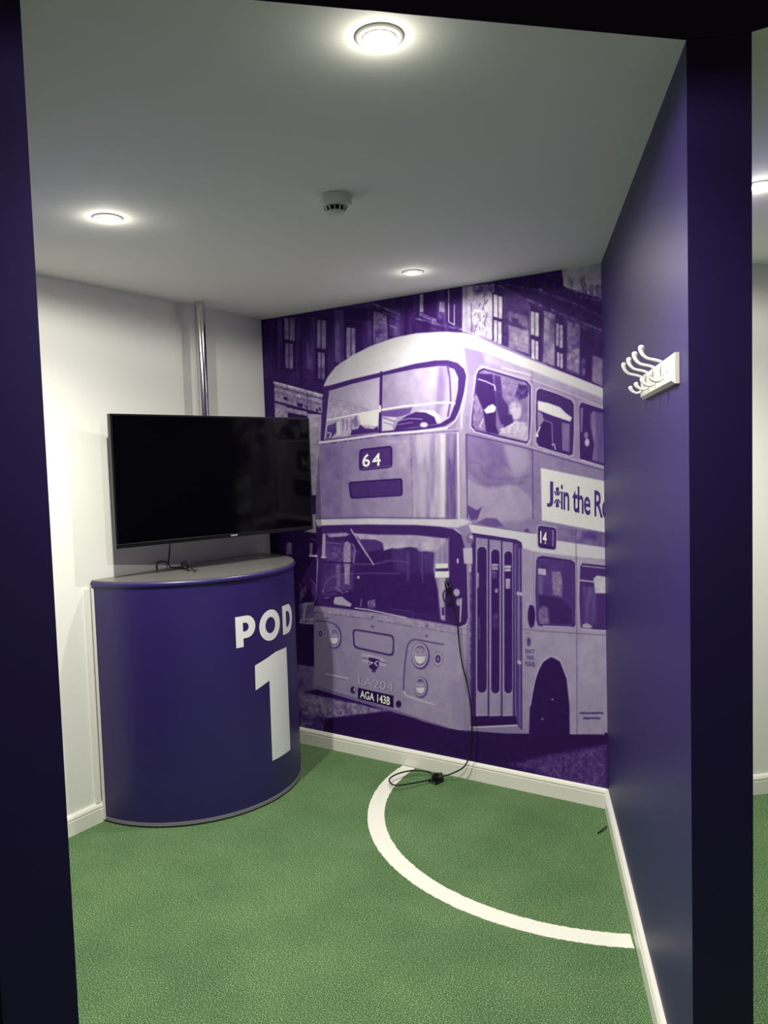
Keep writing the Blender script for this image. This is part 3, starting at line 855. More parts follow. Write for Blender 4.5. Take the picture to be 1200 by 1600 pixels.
    # lamps
    def lamp(c, rx, ry):
        ell(3, (c[0] + 4, c[1] + 4), rx * 1.12, ry * 1.1, 0.22, f=2)
        ell(3, c, rx, ry, 0.72, f=1.4)
        ell(3, c, rx * 0.82, ry * 0.84, 0.34, f=1.2)
        ell(3, (c[0], c[1] - ry * 0.06), rx * 0.74, ry * 0.74, (0.4, 0.72, 3, (c[0], c[1] - ry * 0.7), (c[0], c[1])), f=1.2, noise=NB, amp=0.3)
        x, y = c
        poly(3, [(x - rx * 0.72, y + ry * 0.05), (x + rx * 0.72, y + ry * 0.02), (x + rx * 0.5, y + ry * 0.55), (x, y + ry * 0.72), (x - rx * 0.5, y + ry * 0.55)], 0.92, f=1.4, noise=NB, amp=0.2)
        line(3, [(x - rx * 0.75, y), (x + rx * 0.75, y + ry * 0.02)], 1.0, 0.34)
    lamp((490, 862), 37, 62)
    lamp((1026, 976), 50, 76)
    lamp((1028, 1172), 39, 60)
    for c, rx, ry in (((404, 840), 19, 32), ((1138, 998), 27, 40)):
        ell(3, c, rx * 1.1, ry * 1.1, 0.3, f=1.5)
        ell(3, c, rx, ry, 0.72, f=1.2)
        ell(3, c, rx * 0.65, ry * 0.65, 0.18, f=1.2)
        ell(3, c, rx * 0.32, ry * 0.32, 0.46, f=1.2)
    # crest on the front
    poly(3, [(660, 965), (720, 970), (770, 985), (812, 1000), (812, 1050), (770, 1040), (720, 1025), (662, 1015)], 0.7, f=1.5, noise=NB, amp=0.2)
    line(3, [(662, 990), (715, 1000)], 1.6, 0.3)
    line(3, [(770, 1012), (812, 1024)], 1.6, 0.3)
    poly(3, [(704, 985), (770, 1000), (768, 1045), (740, 1078), (708, 1050)], 0.14, f=1.2)
    line(3, [(704, 982), (770, 995)], 1.6, 0.8)
    line(3, [(710, 1015), (730, 1022), (710, 1032)], 1.6, 0.95)
    line(3, [(760, 1012), (742, 1025), (758, 1042)], 1.6, 0.95)
    line(3, [(728, 1075), (745, 1078)], 2.4, 0.2)
    # plate
    poly(3, [(638, 1178), (860, 1228), (860, 1304), (638, 1246)], 0.03)
    for x, y in ((608, 1192), (892, 1280)):
        ell(3, (x, y), 17, 22, 0.08, f=1.2)
    ell(3, (616, 1190), 6, 12, 0.7, f=1.5)
    # shade where the front meets the ground
    line(3, [(380, 1172), (640, 1252), (900, 1332), (1200, 1432)], 1.6, 0.3, f=2.5)
    # ---- corner and doors
    poly(4, [(235, 150), (285, 135), (305, 190), (303, 1250), (270, 1262), (262, 1245), (275, 700), (285, 640), (275, 300)], 0.5, f=2.5, noise=NV, amp=0.15)
    line(4, [(278, 300), (286, 640), (270, 700)], 1.4, 0.66)
    line(4, [(296, 400), (298, 1000), (300, 1240)], 1.6, 0.3, noise=NB, amp=0.5)
    poly(4, [(302, 186), (420, 200), (545, 222), (572, 238), (576, 262), (578, 1255), (548, 1226), (300, 1246)], 0.17, f=1.5)
    line(4, [(304, 186), (545, 222), (570, 236), (577, 265)], 1.8, 0.12)
    for x0, x1, yt, s0, s1, st in ((326, 391, 208, 333, 385, 258), (399, 463, 218, 409, 455, 272), (470, 528, 228, 480, 524, 282)):
        poly(4, [(x0, yt), (x1, yt + 8), (x1, 1176), (x0, 1180)], 0.55, f=1.4, noise=NV, amp=0.12)
        sb = 1052 if s0 < 400 else 1056
        r = (s1 - s0) / 2
        cx = (s0 + s1) / 2
        arc = [(cx - r * math.cos(t), st + 24 - 24 * math.sin(t)) for t in np.linspace(0, math.pi, 9)]
        arc += [(cx + r * math.cos(t), sb - 26 + 26 * math.sin(t)) for t in np.linspace(0, math.pi, 9)]
        c0 = np.array([cx, (st + sb) / 2])
        poly(4, [c0 + (np.array(p) - c0) * [1.16, 1.012] for p in arc], 0.68, f=1.2)
        poly(4, arc, 0.13, f=1.2)
        line(4, [(x1 + 3, yt + 5), (x1 + 3, 1180)], 1.6, 0.14)
        line(4, [(x0 + 4, 1176), (x1 - 4, 1172)], 1.4, 0.7)
    for x0, x1, y0, y1, t in ((412, 448, 352, 362, 0.75), (413, 446, 366, 384, 0.6), (480, 517, 360, 374, 0.75), (482, 516, 378, 392, 0.7), (488, 512, 432, 486, 0.66),
                              (430, 446, 486, 508, 0.6), (414, 440, 390, 430, 0.3), (334, 342, 400, 480, 0.55), (418, 446, 620, 700, 0.22), (336, 350, 640, 760, 0.22)):
        poly(4, [(x0, y0), (x1, y0), (x1, y1), (x0, y1)], t, f=1.2, noise=NB, amp=0.2)
    poly(4, [(535, 240), (556, 240), (562, 1220), (540, 1200)], 0.26, f=2, noise=NV, amp=0.12)
    line(4, [(538, 250), (540, 1195)], 1.2, 0.5)
    line(4, [(562, 270), (566, 1235)], 1.8, 0.46)
    poly(4, [(300, 1180), (545, 1180), (550, 1226), (300, 1244)], 0.07, f=1.4)
    line(4, [(298, 1240), (430, 1234), (550, 1228)], 2.2, 0.86)
    poly(4, [(256, 266), (306, 264), (308, 352), (262, 350)], 0.76, f=1.5)
    ell(4, (294, 215), 22, 28, 0.4, f=2)
    ell(4, (300, 205), 9, 11, 0.75, f=2)
    poly(4, [(290, 360), (300, 358), (300, 395), (290, 395)], 0.75)
    for x, y in ((555, 512), (570, 515), (558, 885), (566, 888)):
        ell(4, (x, y), 7, 10, 0.78, f=1.5)
    line(4, [(556, 520), (556, 880)], 1.2, 0.6)
    # ---- side, lower
    low2 = [(574, 262), (640, 284), (860, 312), (1060, 332), (1060, 1268), (860, 1278), (836, 1276), (834, 1130), (820, 980), (785, 885), (740, 856), (690, 880), (655, 950),
            (630, 1050), (620, 1130), (614, 1268), (580, 1262), (578, 700)]
    poly(4, low2, (0.58, 0.65, 4, (600, 1000), (1000, 900)), f=1.4, noise=NA, amp=0.1)
    poly(4, [(614, 1290), (620, 1130), (632, 1050), (655, 955), (690, 885), (735, 858), (782, 882), (818, 975), (834, 1120), (836, 1290)], 0.07, f=1.5)
    line(4, [(622, 1120), (634, 1045), (657, 950), (692, 880), (738, 852), (784, 876), (820, 965)], 2.0, 0.7, sm=True)
    for x, y in ((742, 1088), (688, 1194)):
        ell(4, (x, y), 7, 5, 0.5, f=1.5)
    line(4, [(872, 310), (876, 1275)], 1.2, 0.3)
    line(4, [(580, 705), (660, 715), (860, 728), (1040, 740)], 1.2, 0.36)
    poly(4, [(740, 740), (870, 745), (870, 900), (800, 860)], 0.64, f=10, a=0.7)
    poly(4, [(880, 1000), (1040, 1000), (1040, 1250), (880, 1260)], 0.6, f=12, a=0.6)
    line(4, [(640, 290), (642, 700)], 1.0, 0.4, a=0.7)
    # route box on the side
    rbox(4, [(656, 136), (768, 152), (764, 280), (660, 268)], 0.72)
    rbox(4, [(662, 142), (764, 157), (760, 276), (665, 262)], 0.1)
    poly(4, [(672, 150), (735, 160), (733, 255), (674, 245)], 0.2)
    poly(4, [(738, 165), (752, 168), (750, 262), (738, 258)], 0.4, noise=NB, amp=0.2)
    # lower side windows
    w1 = [(656, 340), (664, 318), (690, 312), (840, 334), (862, 350), (864, 500), (864, 680), (850, 696), (690, 690), (664, 680), (656, 650), (652, 500)]
    sidewin(4, w1, 0.26, fr_=0.62, noise=NA, amp=0.12)
    poly(4, [(664, 375), (706, 380), (706, 412), (664, 408)], 0.74, noise=NB, amp=0.25)
    poly(4, [(664, 415), (690, 415), (690, 520), (664, 510)], 0.36, f=2)
    poly(4, [(740, 395), (785, 392), (795, 430), (795, 530), (745, 520)], 0.46, f=2, noise=NB, amp=0.25)
    poly(4, [(800, 350), (850, 350), (850, 600), (800, 560)], 0.22, f=4)
    poly(4, [(664, 520), (720, 525), (790, 540), (850, 600), (850, 680), (730, 680), (725, 600), (700, 580), (668, 590)], 0.15, f=3)
    poly(4, [(668, 610), (690, 575), (715, 590), (722, 680), (672, 680)], 0.4, f=2, noise=NB, amp=0.2)
    line(4, [(690, 690), (850, 696)], 1.8, 0.82)
    w2 = [(894, 370), (905, 352), (1060, 368), (1060, 714), (910, 704), (896, 690), (890, 550)]
    sidewin(4, w2, 0.2, fr_=0.66)
    line(4, [(892, 440), (1060, 460)], 2.6, 0.66)
    line(4, [(905, 362), (1060, 378)], 2.0, 0.6)
    poly(4, [(902, 470), (975, 480), (985, 540), (980, 680), (905, 670)], 0.28, f=2, noise=NV, amp=0.2)
    poly(4, [(965, 430), (985, 415), (1060, 425), (1060, 512), (975, 510)], 0.8, f=2, noise=NB, amp=0.2)
    poly(4, [(905, 680), (930, 672), (960, 690), (950, 702), (905, 700)], 0.66, f=1.5)
    line(4, [(905, 706), (1060, 716)], 1.8, 0.8)
    ell(4, (628, 634), 20, 64, 0.1, f=1.5)
    line(4, [(600, 572), (622, 568), (640, 576)], 1.6, 0.75)
    ell(4, (612, 776), 11, 24, 0.26, f=2, noise=NB, amp=0.4)
    line(4, [(598, 728), (618, 730)], 1.2, 0.36)
    # small print low on the side, too fine to read
    for y, x0, x1 in ((1162, 890, 1016), (1190, 912, 1000)):
        x = x0
        while x < x1:
            w = 5 + 6 * rs.rand()
            line(4, [(x, y + 4 * (rs.rand() - 0.5)), (x + w * 0.7, y + 4 * (rs.rand() - 0.5))], 2.2 + 1.2 * rs.rand(), 0.24, f=1.6, a=0.85)
            x += w

paint_street()
T += ((NB - 0.5) * 0.12 + (NA - 0.5) * 0.14) * np.clip(T * 2.2 - 0.1, 0, 1)
paint_bus()
# print grain and slight softness
T += (NB - 0.5) * 0.035
S = T.copy()
S[1:-1, 1:-1] = 0.5 * T[1:-1, 1:-1] + 0.125 * (T[:-2, 1:-1] + T[2:, 1:-1] + T[1:-1, :-2] + T[1:-1, 2:])
T = np.clip(S, 0, 1)

def build_mural():
    nu, nv = len(U), len(V)
    co = np.empty((nv, nu, 3), np.float32)
    co[..., 0] = uu
    co[..., 1] = YB - 0.0012
    co[..., 2] = vv
    i = np.arange((nv - 1) * (nu - 1))
    r_, c_ = i // (nu - 1), i % (nu - 1)
    a = r_ * nu + c_
    quads = np.stack([a, a + 1, a + 1 + nu, a + nu], 1).astype(np.int32)
    me = bpy.data.meshes.new('wall_mural')
    me.vertices.add(nu * nv)
    me.vertices.foreach_set('co', co.ravel())
    me.loops.add(quads.size)
    me.loops.foreach_set('vertex_index', quads.ravel())
    me.polygons.add(len(quads))
    me.polygons.foreach_set('loop_start', np.arange(0, quads.size, 4, dtype=np.int32))
    me.update(calc_edges=True)
    at = me.attributes.new('tone', 'FLOAT', 'POINT')
    at.data.foreach_set('value', T.astype(np.float32).ravel())
    me.materials.append(M_PRINT)
    o = bpy.data.objects.new('wall_mural', me)
    col.objects.link(o)
    return tag(o, 'purple and white photo mural of a double-decker bus covering the back wall', 'mural')
mural = build_mural()

def text_bm(body, off=0.0, spacing=1.0):
    cu = bpy.data.curves.new('lettering', 'FONT')
    cu.body = body
    cu.size = 1.0
    cu.offset = off
    cu.space_character = spacing
    cu.resolution_u = 4
    o = bpy.data.objects.new('lettering', cu)
    col.objects.link(o)
    dg = bpy.context.evaluated_depsgraph_get()
    me = bpy.data.meshes.new_from_object(o.evaluated_get(dg))
    bm = bmesh.new()
    bm.from_mesh(me)
    bpy.data.objects.remove(o)
    bpy.data.meshes.remove(me)
    bpy.data.curves.remove(cu)
    return bm

def printed_text(name, body, k, quad, m, off=0.0, spacing=1.0, lift=0.0006):
    """lettering printed on the mural inside the four corners quad (tl, tr, br, bl)"""
    bm = text_bm(body, off, spacing)
    xs = [v.co.x for v in bm.verts]
    ys = [v.co.y for v in bm.verts]
    x0, x1, y0, y1 = min(xs), max(xs), min(ys), max(ys)
    tl, tr, br, bl = (np.array(survey_to_wall(*pt(k, p))) for p in quad)
    for v in bm.verts:
        s, t = (v.co.x - x0) / (x1 - x0), (v.co.y - y0) / (y1 - y0)
        p = (bl * (1 - s) + br * s) * (1 - t) + (tl * (1 - s) + tr * s) * t
        v.co = Vector((p[0], YB - 0.0012 - lift, p[1]))
    return obj(name, bm, m, mural)

printed_text('route_number', '64', 1, [(666, 1238), (780, 1230), (780, 1310), (666, 1320)], M_INKWHITE, 0.018, 1.25)
printed_text('advert_lettering', 'J', 0, [(854.5, 751), (864.5, 752.5), (864.5, 793), (854.5, 791.5)], M_INKDARK, 0.018)
printed_text('advert_lettering', 'in the Ro', 0, [(876.5, 754), (953, 771), (953, 812), (876.5, 796)], M_INKDARK, 0.016, 0.92)
printed_text('number_plate', 'AGA 143B', 3, [(652, 1192), (840, 1236), (838, 1288), (652, 1240)], M_INKWHITE, 0.02)
printed_text('fleet_number_shadow', 'LA204', 3, [(645, 1109), (863, 1154), (861, 1206), (645, 1162)], M_INKMID, 0.004, lift=0.0003)
printed_text('fleet_number', 'LA204', 3, [(640, 1105), (858, 1150), (856, 1202), (640, 1158)], M_INKGREY, 0.0)
printed_text('fare_notice', 'EXACT', 4, [(595, 812), (646, 816), (646, 838), (595, 836)], M_INKDARK, 0.02)
printed_text('fare_notice', 'FARE', 4, [(602, 846), (640, 850), (640, 872), (602, 870)], M_INKDARK, 0.02)
printed_text('fare_notice', 'PLEASE', 4, [(594, 880), (648, 886), (648, 910), (594, 904)], M_INKDARK, 0.02)
printed_text('side_route_number', '14', 4, [(676, 172), (712, 180), (710, 244), (676, 238)], M_INKWHITE, 0.02)

def star_mark():
    # the crossed rosette that stands for the "o" of the advert
    bm = bmesh.new()
    cx, cy = 871.0, 777.0
    for ang in (35, 75, 105, 145, 215, 255, 285, 325):
        a = math.radians(ang)
        d = np.array([math.cos(a) * 5.6, math.sin(a) * 16.0])
        n = np.array([-math.sin(a), math.cos(a)])
        pts = [np.array([cx, cy]) + d * 0.25 - n * 0.7, np.array([cx, cy]) + d * 0.25 + n * 0.7,
               np.array([cx, cy]) + d * 1.0 + n * 1.4, np.array([cx, cy]) + d * 1.0 - n * 1.4]
        vs = []
        for p in pts:
            w = survey_to_wall(*p)
            vs.append(bm.verts.new((w[0], YB - 0.0018, w[1])))
        bm.faces.new(vs)
    obj('advert_rosette', bm, M_INKDARK, mural)
star_mark()

# ------------------------------------------------------------------ bow-fronted counter
CC, CRD, CTOP = Vector((-2.956, 2.704)), 0.541, 1.095
def half_disc(r, n=72, x_in=0.0):
    return [(CC.x + max(r * math.cos(a), x_in), CC.y + r * math.sin(a)) for a in (math.radians(-90 + 180 * i / n) for i in range(n + 1))]
counter = empty('display_counter', (CC.x + 0.25, CC.y, 0), 'bow-fronted purple counter lettered POD 1 under the television', 'counter')
obj('counter_body', prism(bmesh.new(), half_disc(CRD), 0.022, 1.074), M_WRAP, counter, True)
obj('kick_base', prism(bmesh.new(), half_disc(CRD - 0.006), 0.0, 0.008), M_DARK, counter, True)
obj('base_edge', prism(bmesh.new(), half_disc(CRD + 0.003), 0.008, 0.0225), M_GREYEDGE, counter, True)
obj('counter_top', prism(bmesh.new(), half_disc(CRD + 0.004), 1.0742, CTOP), M_GREYTOP, counter, True)
def arc_band(prof, a0=-90, a1=90, n=72):
    bm = bmesh.new()
    rings = []
    for i in range(n + 1):
        a = math.radians(a0 + (a1 - a0) * i / n)
        rings.append([bm.verts.new((CC.x + r * math.cos(a), CC.y + r * math.sin(a), z)) for r, z in prof])
    m = len(prof)
    for p, q in zip(rings, rings[1:]):
        for j in range(m):
            bm.faces.new((p[j], q[j], q[(j + 1) % m], p[(j + 1) % m]))
    bm.faces.new(rings[0][::-1])
    bm.faces.new(rings[-1])
    bmesh.ops.recalc_face_normals(bm, faces=bm.faces[:])
    return bm
q = CRD + 0.0005
obj('edge_bead', arc_band([(q, 1.070), (q + 0.006, 1.070), (q + 0.009, 1.074), (q + 0.010, 1.080), (q + 0.0085, 1.086), (q + 0.005, 1.0895), (q + 0.004, 1.0895), (q + 0.004, 1.074), (q, 1.074)]), M_BEAD, counter, True)
bm = box_frame(bmesh.new(), (CC.x, CC.y - CRD, 0), (1, 0, 0), (0, 1, 0), (0, 0, 1), (-0.003, -0.007, 0.01), (0.009, -0.0005, 1.06))
obj('end_strip', bm, M_TRIM, counter)

def on_counter(bm, r):
    xs = [v.co.x for v in bm.verts]
    x = min(xs) + 0.012
    while x < max(xs):
        bmesh.ops.bisect_plane(bm, geom=bm.verts[:] + bm.edges[:] + bm.faces[:], plane_co=(x, 0, 0), plane_no=(1, 0, 0))
        x += 0.012
    for v in bm.verts:
        a = v.co.x / 0.553
        v.co = Vector((CC.x + r * math.cos(a), CC.y + r * math.sin(a), v.co.y))
    return bm
def ring_strip(outer, inner):
    bm = bmesh.new()
    vo = [bm.verts.new((x, y, 0)) for x, y in outer]
    vi = [bm.verts.new((x, y, 0)) for x, y in inner]
    n = len(vo)
    for i in range(n):
        bm.faces.new((vo[i], vo[(i + 1) % n], vi[(i + 1) % n], vi[i]))
    return bm
def d_path(x0, x1, y0, y1, n=20):
    ry = (y1 - y0) / 2
    rx = min(ry, (x1 - x0) * 0.72)
    p = [(x0, y0)]
    p += [(x1 - rx + rx * math.sin(t), (y0 + y1) / 2 - ry * math.cos(t)) for t in np.linspace(0, math.pi, n)]
    p += [(x0, y1)]
    return p
Z0, Z1 = 0.765, 0.905
W = 0.038
bm = ring_strip(d_path(-0.192, -0.085, 0.803, Z1), d_path(-0.192 + W, -0.085 - W, 0.803 + 0.031, Z1 - 0.031))
v = [bm.verts.new(p) for p in ((-0.192, Z0, 0), (-0.192 + W, Z0, 0), (-0.192 + W, 0.803, 0), (-0.192, 0.803, 0))]
bm.faces.new(v)
obj('letter', on_counter(bm, CRD + 0.0008), M_LETTER, counter)
ts = np.linspace(0, 2 * math.pi, 49)[:-1]
bm = ring_strip([(0.014 + 0.076 * math.cos(t), 0.835 + 0.0725 * math.sin(t)) for t in ts], [(0.014 + 0.036 * math.cos(t), 0.835 + 0.038 * math.sin(t)) for t in ts])
obj('letter', on_counter(bm, CRD + 0.0008), M_LETTER, counter)
bm = ring_strip(d_path(0.117, 0.243, Z0, Z1), d_path(0.117 + W, 0.243 - W, Z0 + 0.032, Z1 - 0.032))
obj('letter', on_counter(bm, CRD + 0.0008), M_LETTER, counter)
bm = bmesh.new()
bm.faces.new([bm.verts.new((x, y, 0)) for x, y in ((-0.097, 0.668), (0.045, 0.702), (0.147, 0.702), (0.147, 0.195), (-0.012, 0.195), (-0.010, 0.578), (-0.099, 0.553))])
bmesh.ops.triangulate(bm, faces=bm.faces[:])
obj('numeral', on_counter(bm, CRD + 0.0008), M_LETTER, counter)

# slim cable trunking on the wall beside the counter
bm = box_frame(bmesh.new(), (XL, 2.131, 0), (1, 0, 0), (0, 1, 0), (0, 0, 1), (0.0, 0.0, 0.089), (0.012, 0.021, 1.06))
tag(obj('cable_trunking', bevel(bm, 0.002, 1), M_TRIM), 'slim white vertical trunking on the left wall beside the counter', 'trunking')

# ------------------------------------------------------------------ television on its ceiling pole
PO = Vector((-2.882, 2.812, 0))
pole = empty('ceiling_pole', (PO.x, PO.y, H), 'polished chrome pole from the ceiling down behind the television', 'pole')
bm = lathe(bmesh.new(), [(0, 1.42), (0.0255, 1.42), (0.0255, H - 0.0005), (0, H - 0.0005)], (PO.x, PO.y, 0), 40)
obj('tube', bm, M_CHROME, pole, True)
bm = lathe(bmesh.new(), [(0.026, 1.47), (0.036, 1.47), (0.036, 1.58), (0.026, 1.58)], (PO.x, PO.y, 0), 32)
obj('collar', bm, M_BLACK, pole, True)

TLp, TRp = Vector((-2.8246, 2.1996, 0)), Vector((-2.5675, 3.2587, 0))
TW = (TRp - TLp).length
ex = (TRp - TLp).normalized()
ny = Vector((ex.y, -ex.x, 0))
ez = Vector((0, 0, 1))
TB, TT = 1.2345, 1.8233
tv = empty('television', tuple((TLp + TRp) / 2 + Vector((0, 0, TB))), 'large black flat-screen television hanging from the chrome pole', 'television')
fr = (TLp, ex, ny, ez)
def tvbox(a, b, bev=0.0):
    bm = box_frame(bmesh.new(), *fr, a, b)
    if bev:
        bevel(bm, bev, 2)
    return bm
obj('panel', tvbox((0.004, -0.030, TB + 0.004), (TW - 0.004, -0.0035, TT - 0.004), 0.002), M_BLACK, tv)
obj('screen', tvbox((0.010, -0.0034, TB + 0.019), (TW - 0.010, -0.0015, TT - 0.009)), M_BLACKGLASS, tv)
for a, b in (((0, -0.028, TB), (TW, 0, TB + 0.0188)), ((0, -0.028, TT - 0.0088), (TW, 0, TT)), ((0, -0.028, TB + 0.019), (0.0098, 0, TT - 0.009)), ((TW - 0.0098, -0.028, TB + 0.019), (TW, 0, TT - 0.009))):
    obj('bezel', tvbox(a, b, 0.0015), M_BLACK, tv)
obj('rear_housing', tvbox((0.18, -0.062, TB + 0.03), (TW - 0.18, -0.0302, TB + 0.40), 0.008), M_BLACK, tv)
obj('logo', tvbox((TW * 0.55 - 0.019, -0.001, TB + 0.006), (TW * 0.55 + 0.019, 0.0006, TB + 0.0125)), M_SILVERMARK, tv)
off = (PO - TLp).dot(ex)
obj('bracket', tvbox((off - 0.10, -0.070, TB + 0.2), (off + 0.10, -0.0622, TB + 0.38), 0.002), M_BLACK, tv)
dist = (PO - TLp).dot(ny)
obj('bracket_arm', tvbox((off - 0.02, dist + 0.034, 1.49), (off + 0.02, -0.07, 1.56), 0.003), M_BLACK, tv)

# cable from the television to the counter
tvc = empty('television_cable', (-2.80, 2.58, CTOP), 'thin black cable hanging from the television with plugs lying on the counter top', 'cable')
r_c = 0.0032
pts = [(-2.93, 2.60, 1.33), (-2.935, 2.60, 1.24), (-2.94, 2.597, 1.17), (-2.945, 2.592, 1.12), (-2.93, 2.592, CTOP + 0.006), (-2.89, 2.598, CTOP + r_c), (-2.845, 2.592, CTOP + r_c), (-2.825, 2.585, CTOP + 0.008)]
obj('cord', tube(bmesh.new(), crom(pts, 6), r_c, 8), M_RUBBER, tvc, True)
pts = [(-2.945, 2.592, 1.118), (-2.952, 2.570, 1.128), (-2.955, 2.545, 1.131), (-2.953, 2.530, 1.124), (-2.95, 2.527, 1.105), (-2.95, 2.527, CTOP + 0.001)]
obj('cord_loop', tube(bmesh.new(), crom(pts, 6), r_c * 0.9, 8), M_RUBBER, tvc, True)
bm = bmesh.new()
for i, (cx, cy, rr, tl) in enumerate(((-2.822, 2.584, 0.016, 0.5), (-2.808, 2.578, 0.014, 0.9), (-2.795, 2.574, 0.0145, 0.2))):
    ring = [(cx + rr * math.cos(t) * math.cos(tl), cy + rr * math.cos(t) * math.sin(tl), CTOP + rr + 0.004 + rr * math.sin(t)) for t in np.linspace(0, 2 * math.pi, 25)]
    tube(bm, ring, 0.0042, 8)
obj('coil', bm, M_RUBBER, tvc, True)
pf = ((-2.785, 2.566, CTOP), (0.86, -0.5, 0), (0.5, 0.86, 0), (0, 0, 1))
obj('plug', bevel(box_frame(bmesh.new(), *pf, (0, -0.009, 0.004), (0.036, 0.009, 0.016)), 0.003), M_BLACK, tvc)
obj('plug_tip', box_frame(bmesh.new(), *pf, (0.036, -0.006, 0.006), (0.050, 0.006, 0.013)), M_STEEL, tvc)
pts = [(-2.795, 2.58, CTOP + 0.012), (-2.76, 2.575, CTOP + 0.006), (-2.72, 2.545, CTOP + 0.004), (-2.70, 2.53, CTOP + 0.004), (-2.69, 2.535, CTOP + 0.012), (-2.70, 2.545, CTOP + 0.012)]
obj('cord_tail', tube(bmesh.new(), crom(pts, 5), 0.0026, 8), M_RUBBER, tvc, True)

# ------------------------------------------------------------------ cable hanging in front of the mural
wc = empty('hanging_cable', (-1.80, 3.35, 0.96), 'black cable hanging down in front of the bus mural and looping on the turf', 'cable')
pts = [(-1.811, 3.3705, 0.964), (-1.803, 3.352, 0.945), (-1.800, 3.344, 0.925), (-1.785, 3.345, 0.883), (-1.766, 3.350, 0.789), (-1.762, 3.355, 0.694), (-1.749, 3.355, 0.585), (-1.716, 3.350, 0.464),
       (-1.700, 3.345, 0.355), (-1.693, 3.335, 0.263), (-1.702, 3.330, 0.182), (-1.716, 3.325, 0.108), (-1.742, 3.315, 0.068), (-1.795, 3.300, 0.036), (-1.835, 3.286, 0.021)]
obj('cord', tube(bmesh.new(), crom(pts, 8), 0.0036, 10), M_RUBBER, wc, True)
pts = [(-1.852, 3.27, 0.014), (-1.890, 3.275, 0.024), (-1.929, 3.292, 0.024), (-1.993, 3.262, 0.028), (-2.034, 3.188, 0.030), (-2.037, 3.115, 0.030), (-1.996, 3.07, 0.028), (-1.958, 3.084, 0.026), (-1.913, 3.157, 0.020), (-1.88, 3.22, 0.016), (-1.858, 3.25, 0.012)]
obj('cord_loop', tube(bmesh.new(), crom(pts, 8), 0.0038, 10), M_RUBBER, wc, True)
ff = ((-1.850, 3.262, 0), (0.96, -0.28, 0), (0.28, 0.96, 0), (0, 0, 1))
obj('adapter', bevel(box_frame(bmesh.new(), *ff, (-0.026, -0.018, 0.001), (0.026, 0.018, 0.028)), 0.005), M_BLACK, wc)
obj('adapter_plate', bevel(box_frame(bmesh.new(), *ff, (-0.027, -0.040, 0.0005), (0.027, -0.0185, 0.016)), 0.002), M_BLACK, wc)
for dx in (-0.012, 0.008):
    obj('adapter_socket', box_frame(bmesh.new(), *ff, (dx, -0.0412, 0.004), (dx + 0.014, -0.0401, 0.012)), M_STEEL, wc)
for k in range(3):
    ring = [(-1.850 + 0.022 * math.cos(t), 3.262 + 0.010 * math.sin(t) * (1 if k != 1 else -1), 0.032 + 0.004 * k + 0.006 * math.sin(t + k)) for t in np.linspace(0, 2 * math.pi, 21)]
    obj('cord_wrap', tube(bmesh.new(), ring, 0.0036, 8), M_RUBBER, wc, True)
# plug end hooked at the top
obj('plug', tube(bmesh.new(), [(-1.826, 3.352, 0.985), (-1.818, 3.348, 0.962), (-1.806, 3.346, 0.938), (-1.798, 3.346, 0.922)], [0.006, 0.011, 0.011, 0.007], 12), M_BLACK, wc, True)
obj('plug_tip', tube(bmesh.new(), [(-1.818, 3.349, 1.002), (-1.824, 3.352, 0.982)], [0.0045, 0.0055], 10), M_STEEL, wc, True)
pts = [(-1.806, 3.348, 0.945), (-1.838, 3.352, 0.930), (-1.845, 3.358, 0.895), (-1.826, 3.360, 0.868), (-1.800, 3.356, 0.880), (-1.786, 3.35, 0.905)]
obj('cord_hook', tube(bmesh.new(), crom(pts, 6), 0.003, 8), M_RUBBER, wc, True)

bm = tube(bmesh.new(), crom([(-0.992, 3.185, 0.006), (-0.994, 3.155, 0.007), (-1.006, 3.112, 0.004)], 5), 0.003, 8)
tag(obj('cable_stub', bm, M_RUBBER, None, True), 'short black cable end lying by the skirting of the purple partition', 'cable')

# ------------------------------------------------------------------ coat rack on the purple partition
def rk(s, o, z):
    p = A - P_DIR * s - P_NRM * o
    return Vector((p.x, p.y, z))
rack = empty('coat_rack', tuple(rk(0.336, 0, 1.725)), 'white wooden coat rack with four double hooks on the purple partition', 'coat rack')
bm = bmesh.new()
s0, s1, z0, z1, t0, t1, c = 0.096, 0.578, 1.7255, 1.793, 0.009, 0.016, 0.007
lv = []
for o_, d in ((0.0003, 0), (t0, 0), (t1, c)):
    lv.append([bm.verts.new(rk(a, o_, b)) for a, b in ((s0 + d, z0 + d), (s1 - d, z0 + d), (s1 - d, z1 - d), (s0 + d, z1 - d))])
for a, b in zip(lv, lv[1:]):
    for i in range(4):
        bm.faces.new((a[i], a[(i + 1) % 4], b[(i + 1) % 4], b[i]))
bm.faces.new(lv[0])
bm.faces.new(lv[-1])
bmesh.ops.recalc_face_normals(bm, faces=bm.faces[:])
obj('board', bm, M_BOARD, rack)
